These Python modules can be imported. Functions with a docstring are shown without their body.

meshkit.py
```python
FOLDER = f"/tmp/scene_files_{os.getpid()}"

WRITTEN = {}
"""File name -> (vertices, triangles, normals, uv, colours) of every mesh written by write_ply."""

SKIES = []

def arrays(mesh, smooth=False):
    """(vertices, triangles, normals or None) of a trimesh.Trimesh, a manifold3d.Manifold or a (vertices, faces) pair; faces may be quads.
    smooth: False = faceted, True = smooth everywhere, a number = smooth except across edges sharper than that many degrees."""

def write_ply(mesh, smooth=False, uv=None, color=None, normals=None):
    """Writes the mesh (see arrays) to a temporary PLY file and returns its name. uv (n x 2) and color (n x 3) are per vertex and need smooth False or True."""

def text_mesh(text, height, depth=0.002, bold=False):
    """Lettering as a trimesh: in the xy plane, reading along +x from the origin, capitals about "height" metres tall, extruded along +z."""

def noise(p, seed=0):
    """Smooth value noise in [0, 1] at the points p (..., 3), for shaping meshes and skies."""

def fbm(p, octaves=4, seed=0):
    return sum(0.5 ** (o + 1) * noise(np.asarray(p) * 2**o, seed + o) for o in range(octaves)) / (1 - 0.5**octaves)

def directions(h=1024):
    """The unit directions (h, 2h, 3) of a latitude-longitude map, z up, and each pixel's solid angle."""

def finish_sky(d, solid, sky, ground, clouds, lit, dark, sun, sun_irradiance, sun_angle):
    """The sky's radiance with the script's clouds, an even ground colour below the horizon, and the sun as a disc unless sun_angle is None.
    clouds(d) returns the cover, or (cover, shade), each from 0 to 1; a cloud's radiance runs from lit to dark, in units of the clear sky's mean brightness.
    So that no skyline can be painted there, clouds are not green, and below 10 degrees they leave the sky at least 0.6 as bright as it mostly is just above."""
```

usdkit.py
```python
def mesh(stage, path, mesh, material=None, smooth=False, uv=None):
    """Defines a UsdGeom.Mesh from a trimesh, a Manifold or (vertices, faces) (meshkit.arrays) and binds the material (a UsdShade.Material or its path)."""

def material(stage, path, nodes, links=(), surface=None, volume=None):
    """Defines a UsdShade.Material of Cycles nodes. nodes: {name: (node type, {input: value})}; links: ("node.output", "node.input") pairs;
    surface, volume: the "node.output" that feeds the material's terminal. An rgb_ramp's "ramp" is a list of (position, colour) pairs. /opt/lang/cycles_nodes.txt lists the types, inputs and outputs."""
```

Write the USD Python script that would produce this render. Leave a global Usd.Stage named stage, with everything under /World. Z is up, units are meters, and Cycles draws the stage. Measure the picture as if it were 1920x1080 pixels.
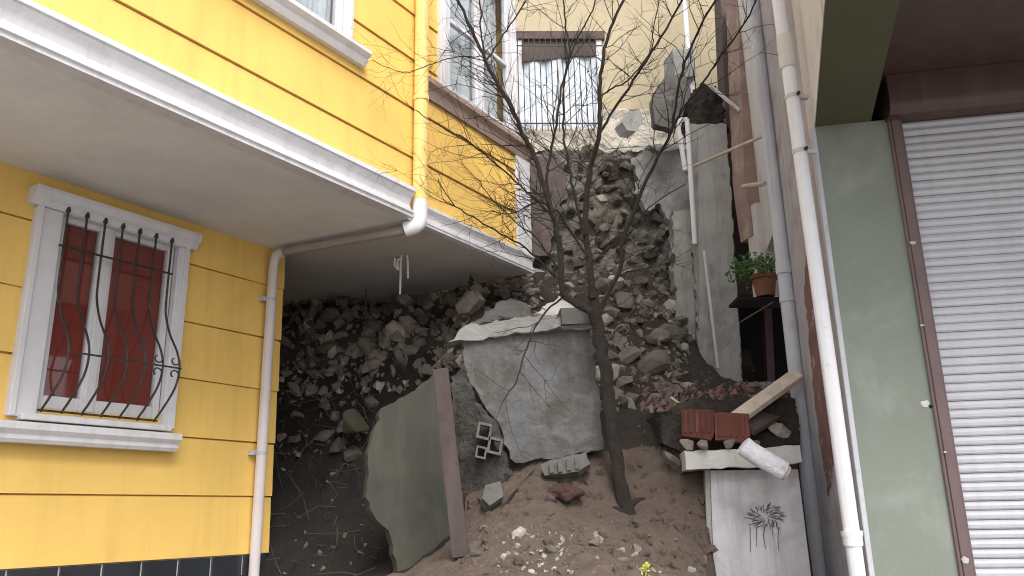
import math, random
import numpy as np, trimesh
from scipy.interpolate import RBFInterpolator
from shapely.geometry import Polygon, box as sbox
from shapely import affinity
import usdkit, meshkit
from pxr import Usd, UsdGeom, UsdLux, UsdShade, Sdf, Gf

stage = Usd.Stage.CreateInMemory()
UsdGeom.SetStageUpAxis(stage, UsdGeom.Tokens.z)
UsdGeom.SetStageMetersPerUnit(stage, 1.0)
UsdGeom.Xform.Define(stage, '/World')
UsdGeom.Scope.Define(stage, '/World/Looks')
rng = np.random.default_rng(7)
random.seed(7)

# ---------------------------------------------------------------- camera, sky, sun, exposure
FPX = 1518.0
PIT, ROL = math.radians(15.67), math.radians(1.165)
FW = np.array([0, math.cos(PIT), math.sin(PIT)])
U0 = np.array([0, -math.sin(PIT), math.cos(PIT)])
RT = math.cos(ROL) * np.array([1.0, 0, 0]) - math.sin(ROL) * U0
UP = math.sin(ROL) * np.array([1.0, 0, 0]) + math.cos(ROL) * U0
EYE = np.array([0, 0, 1.6])
EXPOSURE = 0.78
SUN_DIR = np.array([0.25, -0.75, 0.95]); SUN_DIR /= np.linalg.norm(SUN_DIR)      # towards the sun (behind the photographer)
cam = UsdGeom.Camera.Define(stage, '/World/camera')
M = Gf.Matrix4d(*RT, 0, *UP, 0, *(-FW), 0, *EYE, 1)
cam.AddTransformOp().Set(M)
cam.CreateHorizontalApertureAttr(36.0); cam.CreateVerticalApertureAttr(20.25)
cam.CreateFocalLengthAttr(36.0 * FPX / 1920)
cam.CreateClippingRangeAttr(Gf.Vec2f(0.05, 500))
cam.CreateExposureAttr(EXPOSURE)

sky_m = usdkit.material(stage, '/World/Looks/sky_look', {
    'sky': ('sky_texture', {'sky_type': 'single_scattering', 'sun_disc': False, 'sun_elevation': math.asin(SUN_DIR[2]),
                            'sun_rotation': math.atan2(SUN_DIR[0], SUN_DIR[1]), 'aerosol_density': 3.0}),
    'grey': ('hsv', {'saturation': 0.22, 'value': 1.0}),
    'bg': ('background_shader', {'strength': 0.15})},
    [('sky.color', 'grey.color'), ('grey.color', 'bg.color')], surface='bg.background')
dome = UsdLux.DomeLight.Define(stage, '/World/sky')
UsdShade.MaterialBindingAPI.Apply(dome.GetPrim()).Bind(sky_m)
dome.GetPrim().SetCustomDataByKey('kind', 'structure')
sun = UsdLux.DistantLight.Define(stage, '/World/sun')
sun.CreateNormalizeAttr(True); sun.CreateIntensityAttr(0.4); sun.CreateAngleAttr(35.0)
sun.CreateColorAttr(Gf.Vec3f(1.0, 0.97, 0.93))
zx = SUN_DIR; xx = np.cross([0, 0, 1.0], zx); xx /= np.linalg.norm(xx); yx = np.cross(zx, xx)
sun.AddTransformOp().Set(Gf.Matrix4d(*xx, 0, *yx, 0, *zx, 0, 0, 0, 20, 1))

# ---------------------------------------------------------------- helpers
def ray(u, v): return RT * (u - 960) / FPX + UP * (540 - v) / FPX + FW
def P(u, v, D):
    d = ray(u, v); return EYE + d * D / d[1]
def onpl(u, v, p0, n):
    d = ray(u, v); return EYE + d * np.dot(np.asarray(p0) - EYE, n) / np.dot(d, n)

used = {}
def numbered(path):
    k = used.get(path, -1) + 1; used[path] = k
    return path if k == 0 else f'{path}_{k:03d}'

class Thing:
    def __init__(s, name, label, cat, loc=(0, 0, 0), rot=0.0, group=None, kind=None):
        s.path = numbered('/World/' + name)
        s.loc, s.rot = np.asarray(loc, float), rot
        x = UsdGeom.Xform.Define(stage, s.path)
        x.AddTranslateOp().Set(Gf.Vec3d(*s.loc))
        if rot: x.AddRotateZOp().Set(math.degrees(rot))
        p = x.GetPrim()
        p.SetCustomDataByKey('label', label); p.SetCustomDataByKey('category', cat)
        if group: p.SetCustomDataByKey('group', group)
        if kind: p.SetCustomDataByKey('kind', kind)
        s.prim = p
    def add(s, name, mesh, mat, parent=None, smooth=False, label=None, kind=None):
        path = numbered((parent or s.path) + '/' + name)
        m = usdkit.mesh(stage, path, mesh, mat, smooth=smooth)
        if label: m.GetPrim().SetCustomDataByKey('label', label)
        if kind: m.GetPrim().SetCustomDataByKey('kind', kind)
        return path
    def inv(s):
        c, n = math.cos(-s.rot), math.sin(-s.rot)
        R = np.eye(4); R[:2, :2] = [[c, -n], [n, c]]
        T = np.eye(4); T[:3, 3] = -s.loc
        return R @ T
    def addw(s, name, mesh, mat, parent=None, smooth=False, label=None, kind=None):
        m = mesh.copy(); m.apply_transform(s.inv())
        return s.add(name, m, mat, parent, smooth, label, kind)

def single(name, mesh, mat, label, cat, smooth=False, group=None, kind=None):
    """a thing that is one mesh (world coordinates)"""
    path = numbered('/World/' + name)
    m = usdkit.mesh(stage, path, mesh, mat, smooth=smooth); p = m.GetPrim()
    if label: p.SetCustomDataByKey('label', label)
    if cat: p.SetCustomDataByKey('category', cat)
    if group: p.SetCustomDataByKey('group', group)
    if kind: p.SetCustomDataByKey('kind', kind)
    return p

cat_ = trimesh.util.concatenate
def bx(x0, x1, y0, y1, z0, z1, bev=0.0):
    """box, with chamfered edges when bev > 0"""
    if bev <= 0:
        m = trimesh.creation.box((x1 - x0, y1 - y0, z1 - z0))
        m.apply_translation(((x0 + x1) / 2, (y0 + y1) / 2, (z0 + z1) / 2)); return m
    pts = []
    for X, a in ((x0, 1), (x1, -1)):
        for Y, b in ((y0, 1), (y1, -1)):
            for Z, c in ((z0, 1), (z1, -1)):
                pts += [(X, Y + b * bev, Z + c * bev), (X + a * bev, Y, Z + c * bev), (X + a * bev, Y + b * bev, Z)]
    return trimesh.convex.convex_hull(np.array(pts))
def tube(pts, rad, n=8, caps=True):
    pts = np.asarray(pts, float); k = len(pts)
    rad = np.full(k, rad) if np.ndim(rad) == 0 else np.asarray(rad, float)
    tan = np.gradient(pts, axis=0); tan /= np.linalg.norm(tan, axis=1)[:, None] + 1e-12
    ref = np.array([0, 0, 1.0]) if abs(tan[0][2]) < 0.9 else np.array([1.0, 0, 0])
    V = []
    a = np.cross(tan[0], ref); a /= np.linalg.norm(a)
    for i in range(k):
        a = a - tan[i] * np.dot(a, tan[i]); a /= np.linalg.norm(a); b = np.cross(tan[i], a)
        for j in range(n):
            th = 2 * math.pi * j / n
            V.append(pts[i] + rad[i] * (math.cos(th) * a + math.sin(th) * b))
    Fc = []
    for i in range(k - 1):
        for j in range(n):
            q, r, s_, t = i * n + j, i * n + (j + 1) % n, (i + 1) * n + (j + 1) % n, (i + 1) * n + j
            Fc += [(q, r, s_), (q, s_, t)]
    if caps:
        c0, c1 = len(V), len(V) + 1; V += [pts[0], pts[-1]]
        for j in range(n):
            Fc += [(c0, (j + 1) % n, j), (c1, (k - 1) * n + j, (k - 1) * n + (j + 1) % n)]
    return trimesh.Trimesh(np.array(V), np.array(Fc), process=False)
def spline(pts, k=4):
    pts = np.asarray(pts, float); out = []
    n = len(pts)
    for i in range(n - 1):
        p0, p1, p2, p3 = pts[max(i - 1, 0)], pts[i], pts[i + 1], pts[min(i + 2, n - 1)]
        for j in range(k):
            t = j / k
            out.append(0.5 * ((2 * p1) + (-p0 + p2) * t + (2 * p0 - 5 * p1 + 4 * p2 - p3) * t * t + (-p0 + 3 * p1 - 3 * p2 + p3) * t ** 3))
    out.append(pts[-1]); return np.array(out)
def prof(pts2, x0, x1):
    """profile polygon in (y,z) swept along x"""
    m = trimesh.creation.extrude_polygon(Polygon(pts2), x1 - x0, engine='earcut')
    T = np.array([[0, 0, 1, x0], [1, 0, 0, 0], [0, 1, 0, 0], [0, 0, 0, 1.0]])
    m.apply_transform(T); return m
def slab(px, D, thick, yaw=0.0, lean=0.0, rough=0.0, sub=0.0, seed=0, jag=0.0, ctr=None):
    """a solid piece: outline read on a plane at depth D (yaw, lean in degrees), given its own thickness behind that plane"""
    px = np.array(px, float)
    c = px.mean(0) if ctr is None else ctr
    p0 = P(c[0], c[1], D)
    y, l = math.radians(yaw), math.radians(lean)
    ex = np.array([math.cos(y), math.sin(y), 0]); back = np.array([-math.sin(y), math.cos(y), 0])
    ey = math.cos(l) * np.array([0, 0, 1.0]) + math.sin(l) * back
    n = np.cross(ex, ey)
    q = [onpl(u, v, p0, n) - p0 for u, v in px]
    poly = Polygon([(a @ ex, a @ ey) for a in q]).buffer(0)
    if jag > 0:
        g = poly.exterior.segmentize(0.05); r = np.random.default_rng(seed + 5)
        co = np.array(g.coords)[:-1]; co = co + r.normal(0, jag, co.shape)
        poly = Polygon(co).buffer(0)
        if poly.geom_type != 'Polygon': poly = max(poly.geoms, key=lambda g_: g_.area)
    m = trimesh.creation.extrude_polygon(poly, thick, engine='earcut'); m.apply_translation((0, 0, -thick))
    if sub > 0:
        v, f = trimesh.remesh.subdivide_to_size(m.vertices, m.faces, sub)
        m = trimesh.Trimesh(v, f); m.merge_vertices()
    if rough > 0:
        nv = meshkit.fbm(m.vertices * 9 + seed * 3.1, 4, seed)[:, None] - 0.5
        m.vertices = m.vertices + m.vertex_normals * nv * 2 * rough
    T = np.eye(4); T[:3, 0], T[:3, 1], T[:3, 2], T[:3, 3] = ex, ey, n, p0
    m.apply_transform(T); return m
def stone_mesh(seed, flat=0.7, n=18, sub=0):
    r = np.random.default_rng(seed)
    p = r.normal(size=(n, 3)); p /= np.linalg.norm(p, axis=1)[:, None]
    p *= r.uniform(0.8, 1.05, (n, 1)) * np.array([1, r.uniform(0.6, 0.95), flat * r.uniform(0.7, 1.1)])
    return trimesh.convex.convex_hull(p)

# ---------------------------------------------------------------- materials
def mat(name, col, var=0.18, scale=3.0, rough=0.85, bump=0.25, bscale=40.0, stain=None, sscale=2.0, slo=0.55, shi=0.72, rnd=0.0, spec=0.3, metal=0.0, dist=0.01, streak=None, stf=0.5):
    col = np.array(col, float)
    nodes = {'geo': ('geometry', {}),
             'n1': ('noise_texture', {'scale': scale, 'detail': 6.0, 'roughness': 0.62}),
             'r1': ('rgb_ramp', {'ramp': [(0.28, tuple(col * (1 - var))), (0.5, tuple(col)), (0.74, tuple(np.minimum(col * (1 + var), 0.9)))]}),
             'n2': ('noise_texture', {'scale': bscale, 'detail': 5.0, 'roughness': 0.6}),
             'b': ('bump', {'strength': bump, 'distance': dist}),
             'p': ('principled_bsdf', {'roughness': rough, 'specular_ior_level': spec, 'metallic': metal})}
    links = [('geo.position', 'n1.vector'), ('n1.fac', 'r1.fac'), ('geo.position', 'n2.vector'), ('n2.fac', 'b.height'), ('b.normal', 'p.normal')]
    out = 'r1.color'
    if stain is not None:
        nodes['n3'] = ('noise_texture', {'scale': sscale, 'detail': 7.0, 'roughness': 0.66, 'distortion': 0.4})
        nodes['mr'] = ('map_range', {'from_min': slo, 'from_max': shi, 'to_min': 0.0, 'to_max': 1.0, 'clamp': True})
        nodes['mx'] = ('mix', {'color2': tuple(stain)})
        links += [('geo.position', 'n3.vector'), ('n3.fac', 'mr.value'), ('mr.result', 'mx.fac'), (out, 'mx.color1')]
        out = 'mx.color'
    if streak is not None:
        nodes['mp'] = ('mapping', {'scale': (9.0, 9.0, 0.55)})
        nodes['n4'] = ('noise_texture', {'scale': 1.0, 'detail': 6.0, 'roughness': 0.7})
        nodes['mr4'] = ('map_range', {'from_min': 0.5, 'from_max': 0.8, 'to_min': 0.0, 'to_max': stf, 'clamp': True})
        nodes['mx4'] = ('mix', {'color2': tuple(streak)})
        links += [('geo.position', 'mp.vector'), ('mp.vector', 'n4.vector'), ('n4.fac', 'mr4.value'), ('mr4.result', 'mx4.fac'), (out, 'mx4.color1')]
        out = 'mx4.color'
    if rnd > 0:
        nodes['oi'] = ('object_info', {})
        nodes['m2'] = ('map_range', {'from_min': 0.0, 'from_max': 1.0, 'to_min': 1 - rnd, 'to_max': 1 + rnd})
        nodes['hs'] = ('hsv', {'saturation': 1.0})
        links += [('oi.random', 'm2.value'), ('m2.result', 'hs.value'), (out, 'hs.color')]
        out = 'hs.color'
    links.append((out, 'p.base_color'))
    return usdkit.material(stage, '/World/Looks/' + name, nodes, links, surface='p.BSDF')

YEL = mat('yellow_paint', (0.79, 0.515, 0.142), var=0.07, scale=1.6, rough=0.6, bump=0.12, bscale=25, stain=(0.71, 0.45, 0.12), sscale=1.1, slo=0.5, shi=0.8, streak=(0.52, 0.32, 0.09), stf=0.4)
YPIPE = mat('yellow_pipe_paint', (0.80, 0.56, 0.20), var=0.08, rough=0.45, bump=0.05)
WHITE = mat('white_paint', (0.62, 0.61, 0.63), var=0.06, scale=5, rough=0.5, bump=0.1, stain=(0.50, 0.48, 0.47), sscale=4, slo=0.6, shi=0.8, streak=(0.42, 0.39, 0.36), stf=0.7)
PVC = mat('white_plastic', (0.70, 0.70, 0.73), var=0.05, scale=6, rough=0.38, bump=0.05, stain=(0.45, 0.42, 0.40), sscale=9, slo=0.64, shi=0.74, streak=(0.45, 0.42, 0.38), stf=0.6)
PVCG = mat('grey_plastic', (0.50, 0.51, 0.55), var=0.08, scale=6, rough=0.45, bump=0.05, stain=(0.28, 0.27, 0.28), sscale=5, slo=0.6, shi=0.78, streak=(0.25, 0.22, 0.21), stf=0.7)
PIPEB = mat('taupe_pipe', (0.30, 0.26, 0.24), var=0.1, scale=6, rough=0.6, bump=0.1)
PVCP = mat('pinkish_plastic', (0.62, 0.56, 0.56), var=0.08, scale=5, rough=0.42, bump=0.05)
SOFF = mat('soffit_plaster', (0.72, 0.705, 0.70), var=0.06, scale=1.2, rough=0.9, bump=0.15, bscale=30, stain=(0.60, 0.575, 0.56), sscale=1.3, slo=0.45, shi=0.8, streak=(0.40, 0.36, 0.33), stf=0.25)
SOFF2 = mat('darker_soffit', (0.52, 0.49, 0.465), var=0.1, scale=1.4, rough=0.92, bump=0.2, bscale=30, stain=(0.43, 0.40, 0.375), sscale=1.6, slo=0.45, shi=0.8)  # darker grey than the soffit left of the downpipe
TILE = mat('black_tile', (0.022, 0.024, 0.028), var=0.2, rough=0.22, bump=0.02, spec=0.5)
GROUT = mat('pale_grout', (0.50, 0.46, 0.44), bump=0.2)
REDB = mat('red_blind', (0.27, 0.034, 0.02), var=0.12, scale=3, rough=0.7, bump=0.1)
IRON = mat('black_iron', (0.03, 0.028, 0.027), var=0.3, rough=0.5, bump=0.2, stain=(0.12, 0.07, 0.045), sscale=14, slo=0.55, shi=0.7)
SILLB = mat('brown_sill', (0.30, 0.22, 0.19), var=0.15, scale=6, rough=0.8)
GREEN = mat('green_plaster', (0.212, 0.236, 0.198), var=0.07, scale=1.8, rough=0.85, bump=0.2, bscale=50, stain=(0.29, 0.30, 0.27), sscale=2.4, slo=0.5, shi=0.75, streak=(0.17, 0.19, 0.16), stf=0.4)
OLIVE = mat('olive_plaster', (0.088, 0.088, 0.05), var=0.08, scale=2, rough=0.85, bump=0.2)
PALE = mat('pale_plaster', (0.58, 0.55, 0.52), var=0.1, scale=2.5, rough=0.88, bump=0.3, stain=(0.40, 0.37, 0.35), sscale=2.2)
BROWN = mat('brown_steel', (0.075, 0.042, 0.035), var=0.1, scale=3, rough=0.42, bump=0.05, spec=0.5, streak=(0.16, 0.11, 0.095), stf=0.5)
RAIL = mat('rail_brown', (0.145, 0.10, 0.10), var=0.12, scale=5, rough=0.55, bump=0.1, stain=(0.36, 0.33, 0.31), sscale=12, slo=0.7, shi=0.76)
SLAT = mat('shutter_steel', (0.455, 0.455, 0.485), var=0.05, scale=3, rough=0.42, bump=0.03, spec=0.5, stain=(0.42, 0.42, 0.45), sscale=3, slo=0.5, shi=0.8, streak=(0.30, 0.28, 0.27), stf=0.4)
LILAC = mat('lilac_plaster', (0.40, 0.375, 0.385), var=0.12, scale=3, rough=0.9, bump=0.3, stain=(0.30, 0.25, 0.24), sscale=2.2, slo=0.5, shi=0.7, streak=(0.24, 0.20, 0.19), stf=0.7)
PEEL = mat('peeled_red_render', (0.19, 0.105, 0.09), var=0.25, scale=9, rough=0.92, bump=0.6, stain=(0.36, 0.32, 0.32), sscale=8, slo=0.57, shi=0.63)
CREAM = mat('cream_plaster', (0.44, 0.37, 0.25), var=0.08, scale=2, rough=0.9, bump=0.25, stain=(0.36, 0.30, 0.21), sscale=1.8)
ROUGHPL = mat('rough_plaster', (0.56, 0.51, 0.43), var=0.25, scale=7, rough=0.95, bump=1.0, bscale=22, dist=0.03, stain=(0.26, 0.23, 0.19), sscale=6, slo=0.56, shi=0.64)
CONC = mat('grey_concrete', (0.30, 0.295, 0.28), var=0.16, scale=3, rough=0.92, bump=0.5, bscale=45, stain=(0.19, 0.18, 0.165), sscale=3.5, slo=0.5, shi=0.72)
CONCB = mat('blue_grey_concrete', (0.138, 0.138, 0.14), var=0.34, scale=5.5, rough=0.92, bump=1.0, bscale=24, dist=0.02, stain=(0.095, 0.088, 0.075), sscale=4.5, slo=0.47, shi=0.62, streak=(0.21, 0.21, 0.205), stf=0.6)
CONCW = mat('pale_concrete', (0.47, 0.455, 0.43), var=0.12, scale=6, rough=0.9, bump=0.4, stain=(0.33, 0.31, 0.29), sscale=7, slo=0.58, shi=0.72)
CONCD = mat('dull_concrete', (0.135, 0.130, 0.12), var=0.18, scale=4, rough=0.93, bump=0.5, bscale=45, stain=(0.085, 0.078, 0.07), sscale=4, slo=0.48, shi=0.7)
RUBR = mat('brick_crumbs', (0.16, 0.095, 0.08), var=0.35, scale=14, rough=0.95, bump=0.4)
DKPL = mat('green_grey_plaster', (0.050, 0.046, 0.035), var=0.12, scale=1.6, rough=0.8, bump=0.2, bscale=30, stain=(0.030, 0.033, 0.027), sscale=1.8, slo=0.46, shi=0.7, streak=(0.085, 0.078, 0.06), stf=0.6)
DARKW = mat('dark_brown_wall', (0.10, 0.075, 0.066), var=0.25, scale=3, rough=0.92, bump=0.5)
PINKP = mat('pink_brown_plaster', (0.31, 0.22, 0.19), var=0.18, scale=4, rough=0.9, bump=0.4, stain=(0.42, 0.36, 0.27), sscale=3, slo=0.55, shi=0.68)
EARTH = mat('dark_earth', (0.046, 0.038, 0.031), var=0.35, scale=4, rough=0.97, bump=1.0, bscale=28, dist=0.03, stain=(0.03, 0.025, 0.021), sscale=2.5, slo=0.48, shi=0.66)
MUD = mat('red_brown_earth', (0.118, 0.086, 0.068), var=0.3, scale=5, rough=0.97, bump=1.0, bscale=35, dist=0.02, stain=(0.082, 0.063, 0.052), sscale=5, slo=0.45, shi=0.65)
STONE = mat('bank_stone', (0.132, 0.114, 0.096), var=0.3, scale=9, rough=0.95, bump=0.7, bscale=45, stain=(0.085, 0.07, 0.056), sscale=6, slo=0.5, shi=0.68, rnd=0.42)
STONEP = mat('pale_stone', (0.31, 0.28, 0.24), var=0.25, scale=9, rough=0.95, bump=0.7, bscale=45, stain=(0.17, 0.15, 0.125), sscale=7, slo=0.52, shi=0.68, rnd=0.3)
BRICK = mat('red_clay', (0.12, 0.042, 0.032), var=0.22, scale=8, rough=0.9, bump=0.4, stain=(0.10, 0.065, 0.055), sscale=7, rnd=0.2)
TERRA = mat('terracotta', (0.20, 0.085, 0.05), var=0.15, scale=8, rough=0.85)
WOODP = mat('pale_timber', (0.50, 0.43, 0.35), var=0.2, scale=14, rough=0.8, bump=0.3)
WOODR = mat('pinkish_timber', (0.058, 0.041, 0.037), var=0.15, scale=5, rough=0.75, bump=0.3, stain=(0.042, 0.032, 0.029), sscale=5, streak=(0.10, 0.08, 0.07), stf=0.8)
BARK = mat('dark_bark', (0.030, 0.024, 0.0205), var=0.35, scale=18, rough=0.95, bump=1.0, bscale=60, dist=0.015)
LEAF = mat('fern_green', (0.075, 0.15, 0.045), var=0.3, scale=12, rough=0.6, rnd=0.2)
REND = mat('dark_purplish_render', (0.12, 0.095, 0.09), var=0.25, scale=5, rough=0.93, bump=0.6)
SHADESOIL = mat('painted_shade_soil', (0.018, 0.016, 0.014), var=0.35, scale=5, rough=0.9, bump=1.0, bscale=30, dist=0.03)  # near-black soil tone, painted in for the shade under the overhang
CONCL = mat('column_concrete', (0.36, 0.355, 0.335), var=0.14, scale=3, rough=0.92, bump=0.5, bscale=45, stain=(0.25, 0.24, 0.22), sscale=3.5, slo=0.5, shi=0.72, streak=(0.18, 0.17, 0.155), stf=0.8)
MASON = mat('crumbling_masonry', (0.165, 0.150, 0.128), var=0.4, scale=7, rough=0.96, bump=1.0, bscale=20, dist=0.05, stain=(0.075, 0.066, 0.052), sscale=5, slo=0.5, shi=0.62)
DKMORT = mat('dark_mortar', (0.075, 0.070, 0.063), var=0.3, scale=6, rough=0.95, bump=1.0, bscale=25, dist=0.03, stain=(0.04, 0.036, 0.031), sscale=5, slo=0.47, shi=0.62)
LEAFY = mat('yellow_green_leaf', (0.42, 0.46, 0.08), var=0.2, scale=12, rough=0.6)
DRY = mat('dry_stalk', (0.075, 0.064, 0.046), var=0.3, scale=12, rough=0.95)
CLOTH = mat('white_cloth', (0.60, 0.58, 0.62), var=0.12, scale=14, rough=0.95, bump=0.7, bscale=30, dist=0.02, stain=(0.34, 0.28, 0.25), sscale=9)
RAG = mat('faded_red_cloth', (0.07, 0.036, 0.034), var=0.25, scale=12, rough=0.95, bump=0.5)
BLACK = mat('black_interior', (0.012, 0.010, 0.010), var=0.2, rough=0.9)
SPRAY = mat('black_spray_paint', (0.09, 0.09, 0.095), var=0.25, scale=20, rough=0.8)
STREET = mat('stone_pavement', (0.27, 0.26, 0.25), var=0.25, scale=3, rough=0.92, bump=0.5, bscale=120)  # tone raised so the unseen paving bounces light onto soffits and lower walls
CURT = mat('white_curtain', (0.62, 0.63, 0.66), var=0.2, scale=5, rough=0.95, bump=0.5, bscale=12, dist=0.03)
glass = usdkit.material(stage, '/World/Looks/window_glass', {
    'lw': ('layer_weight', {'blend': 0.5}), 'pw': ('math', {'math_type': 'power', 'value2': 4.0}), 'ma': ('math', {'math_type': 'multiply_add', 'value2': 0.9, 'value3': 0.035}),
    't': ('transparent_bsdf', {'color': (0.90, 0.92, 0.92)}),
    'g': ('glossy_bsdf', {'color': (0.95, 0.97, 1.0), 'roughness': 0.03}), 'm': ('mix_closure', {})},
    [('lw.facing', 'pw.value1'), ('pw.value', 'ma.value1'), ('ma.value', 'm.fac'), ('t.BSDF', 'm.closure1'), ('g.BSDF', 'm.closure2')], surface='m.closure')

# ---------------------------------------------------------------- the ground
g = trimesh.creation.box((160, 160, 0.2)); g.apply_translation((0, 30, -0.1))
single('street', g, STREET, 'grey stone-paved street the mound of earth slopes down to', None, kind='structure')

# ---------------------------------------------------------------- yellow house (left): local x runs along the facade, y goes into the wall
AZ = math.radians(33.0)
DL = np.array([math.sin(AZ), math.cos(AZ), 0]); NL = np.array([DL[1], -DL[0], 0])
W0 = P(180, 600, 4.8)
nW = W0 @ NL
cor = onpl(519, 760, W0, NL)                       # lower corner of the facade
ORI = np.array([cor[0], cor[1], 0.0])
house = Thing('yellow_house', 'yellow clapboard house with white trim and a jettied upper floor over the lane', 'house', ORI, math.pi / 2 - AZ)
def tz(u, v, n=0.0):
    """pixel -> (t, z) on the facade moved out by n"""
    p = onpl(u, v, W0 + NL * n, NL); return (p - ORI) @ DL, p[2]
HS = onpl(530, 470, W0, NL)[2]                     # soffit height
e0 = onpl(560, 304, [0, 0, HS], [0, 0, 1.0]); OV = e0 @ NL - nW     # how far the upper floor juts out (to the cornice's lower edge)
CO = 0.09                                          # cornice projection
OF = OV - CO                                       # upper facade plane
tL = tz(-260, 600)[0]
zb = tz(240, 1053)[1]
# lower wall core and boards
wl, wr = tz(88, 560)[0], tz(318, 600)[0]
wlo, who = tz(150, 772)[1], tz(220, 425)[1]
def wall_with_holes(x0, x1, z0, z1, y0, y1, hs):
    sh = sbox(x0, z0, x1, z1)
    for h_ in hs: sh = sh.difference(h_)
    m = trimesh.creation.extrude_polygon(sh, y1 - y0, engine='earcut')
    m.apply_transform(np.array([[1, 0, 0, 0], [0, 0, -1, y1], [0, 1, 0, 0], [0, 0, 0, 1.0]])); return m
house.add('wall_core', wall_with_holes(tL, -0.02, 0.0, HS - .002, .022, .26, [sbox(wl, wlo, wr, who)]), YEL)
house.add('wall_core', bx(tL, -0.02, .60, 4.0, 0.0, HS - 0.002), YEL)
house.add('wall_core', bx(-.22, -0.02, .261, .599, 0.0, HS - 0.002), YEL)
zj = [zb] + sorted(tz(u, v)[1] for u, v in ((410, 930), (410, 825), (420, 720), (420, 618), (420, 513))) + [HS - 0.004]
hole = sbox(wl, wlo, wr, who)
for a, b in zip(zj[:-1], zj[1:]):
    sh = sbox(tL, a + 0.0035, -0.004, b - 0.0035).difference(hole)
    for gpoly in getattr(sh, 'geoms', [sh]):
        m = trimesh.creation.extrude_polygon(gpoly, 0.024, engine='earcut')
        m.apply_transform(np.array([[1, 0, 0, 0], [0, 0, -1, 0.024], [0, 1, 0, 0], [0, 0, 0, 1.0]]))
        # clapboard: tip the lower edge out a little
        m.vertices[:, 1] -= 0.012 * (b - m.vertices[:, 2]) / (b - a) * (m.vertices[:, 1] < 0.012)
        m.vertices[:, 2] += .0035 * np.sin(m.vertices[:, 0] * 2.1 + a * 7)
        m.vertices[:, 1] += rng.uniform(-.003, .002)
        house.add('siding_board', m, YEL)
for a, b in zip(zj[:-1], zj[1:]):                  # side wall boards, round the corner
    house.add('siding_board', bx(-0.02, 0.004, 0.024, 4.0, a + 0.005, b - 0.005), YEL)
# black tiled plinth
tx = [tz(u, 1068)[0] for u in (12, 110, 190, 264, 332, 394, 453)]
step = np.mean(np.diff(tx)); xs = [tx[0] - step * k for k in range(4, 0, -1)] + tx + [-0.012]
house.add('plinth', bx(tL, -0.012, 0.004, 0.03, 0, zb - 0.004), GROUT, label='pale mortar bed between the black tiles')
for i, (a, b) in enumerate(zip(xs[:-1], xs[1:])):
    for r in range(3):
        z1 = zb - 0.006 - r * 0.34
        house.add('tile', bx(a + 0.007, b - 0.007, -0.008, 0.010, z1 - 0.326, z1, 0.003), TILE)
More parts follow.
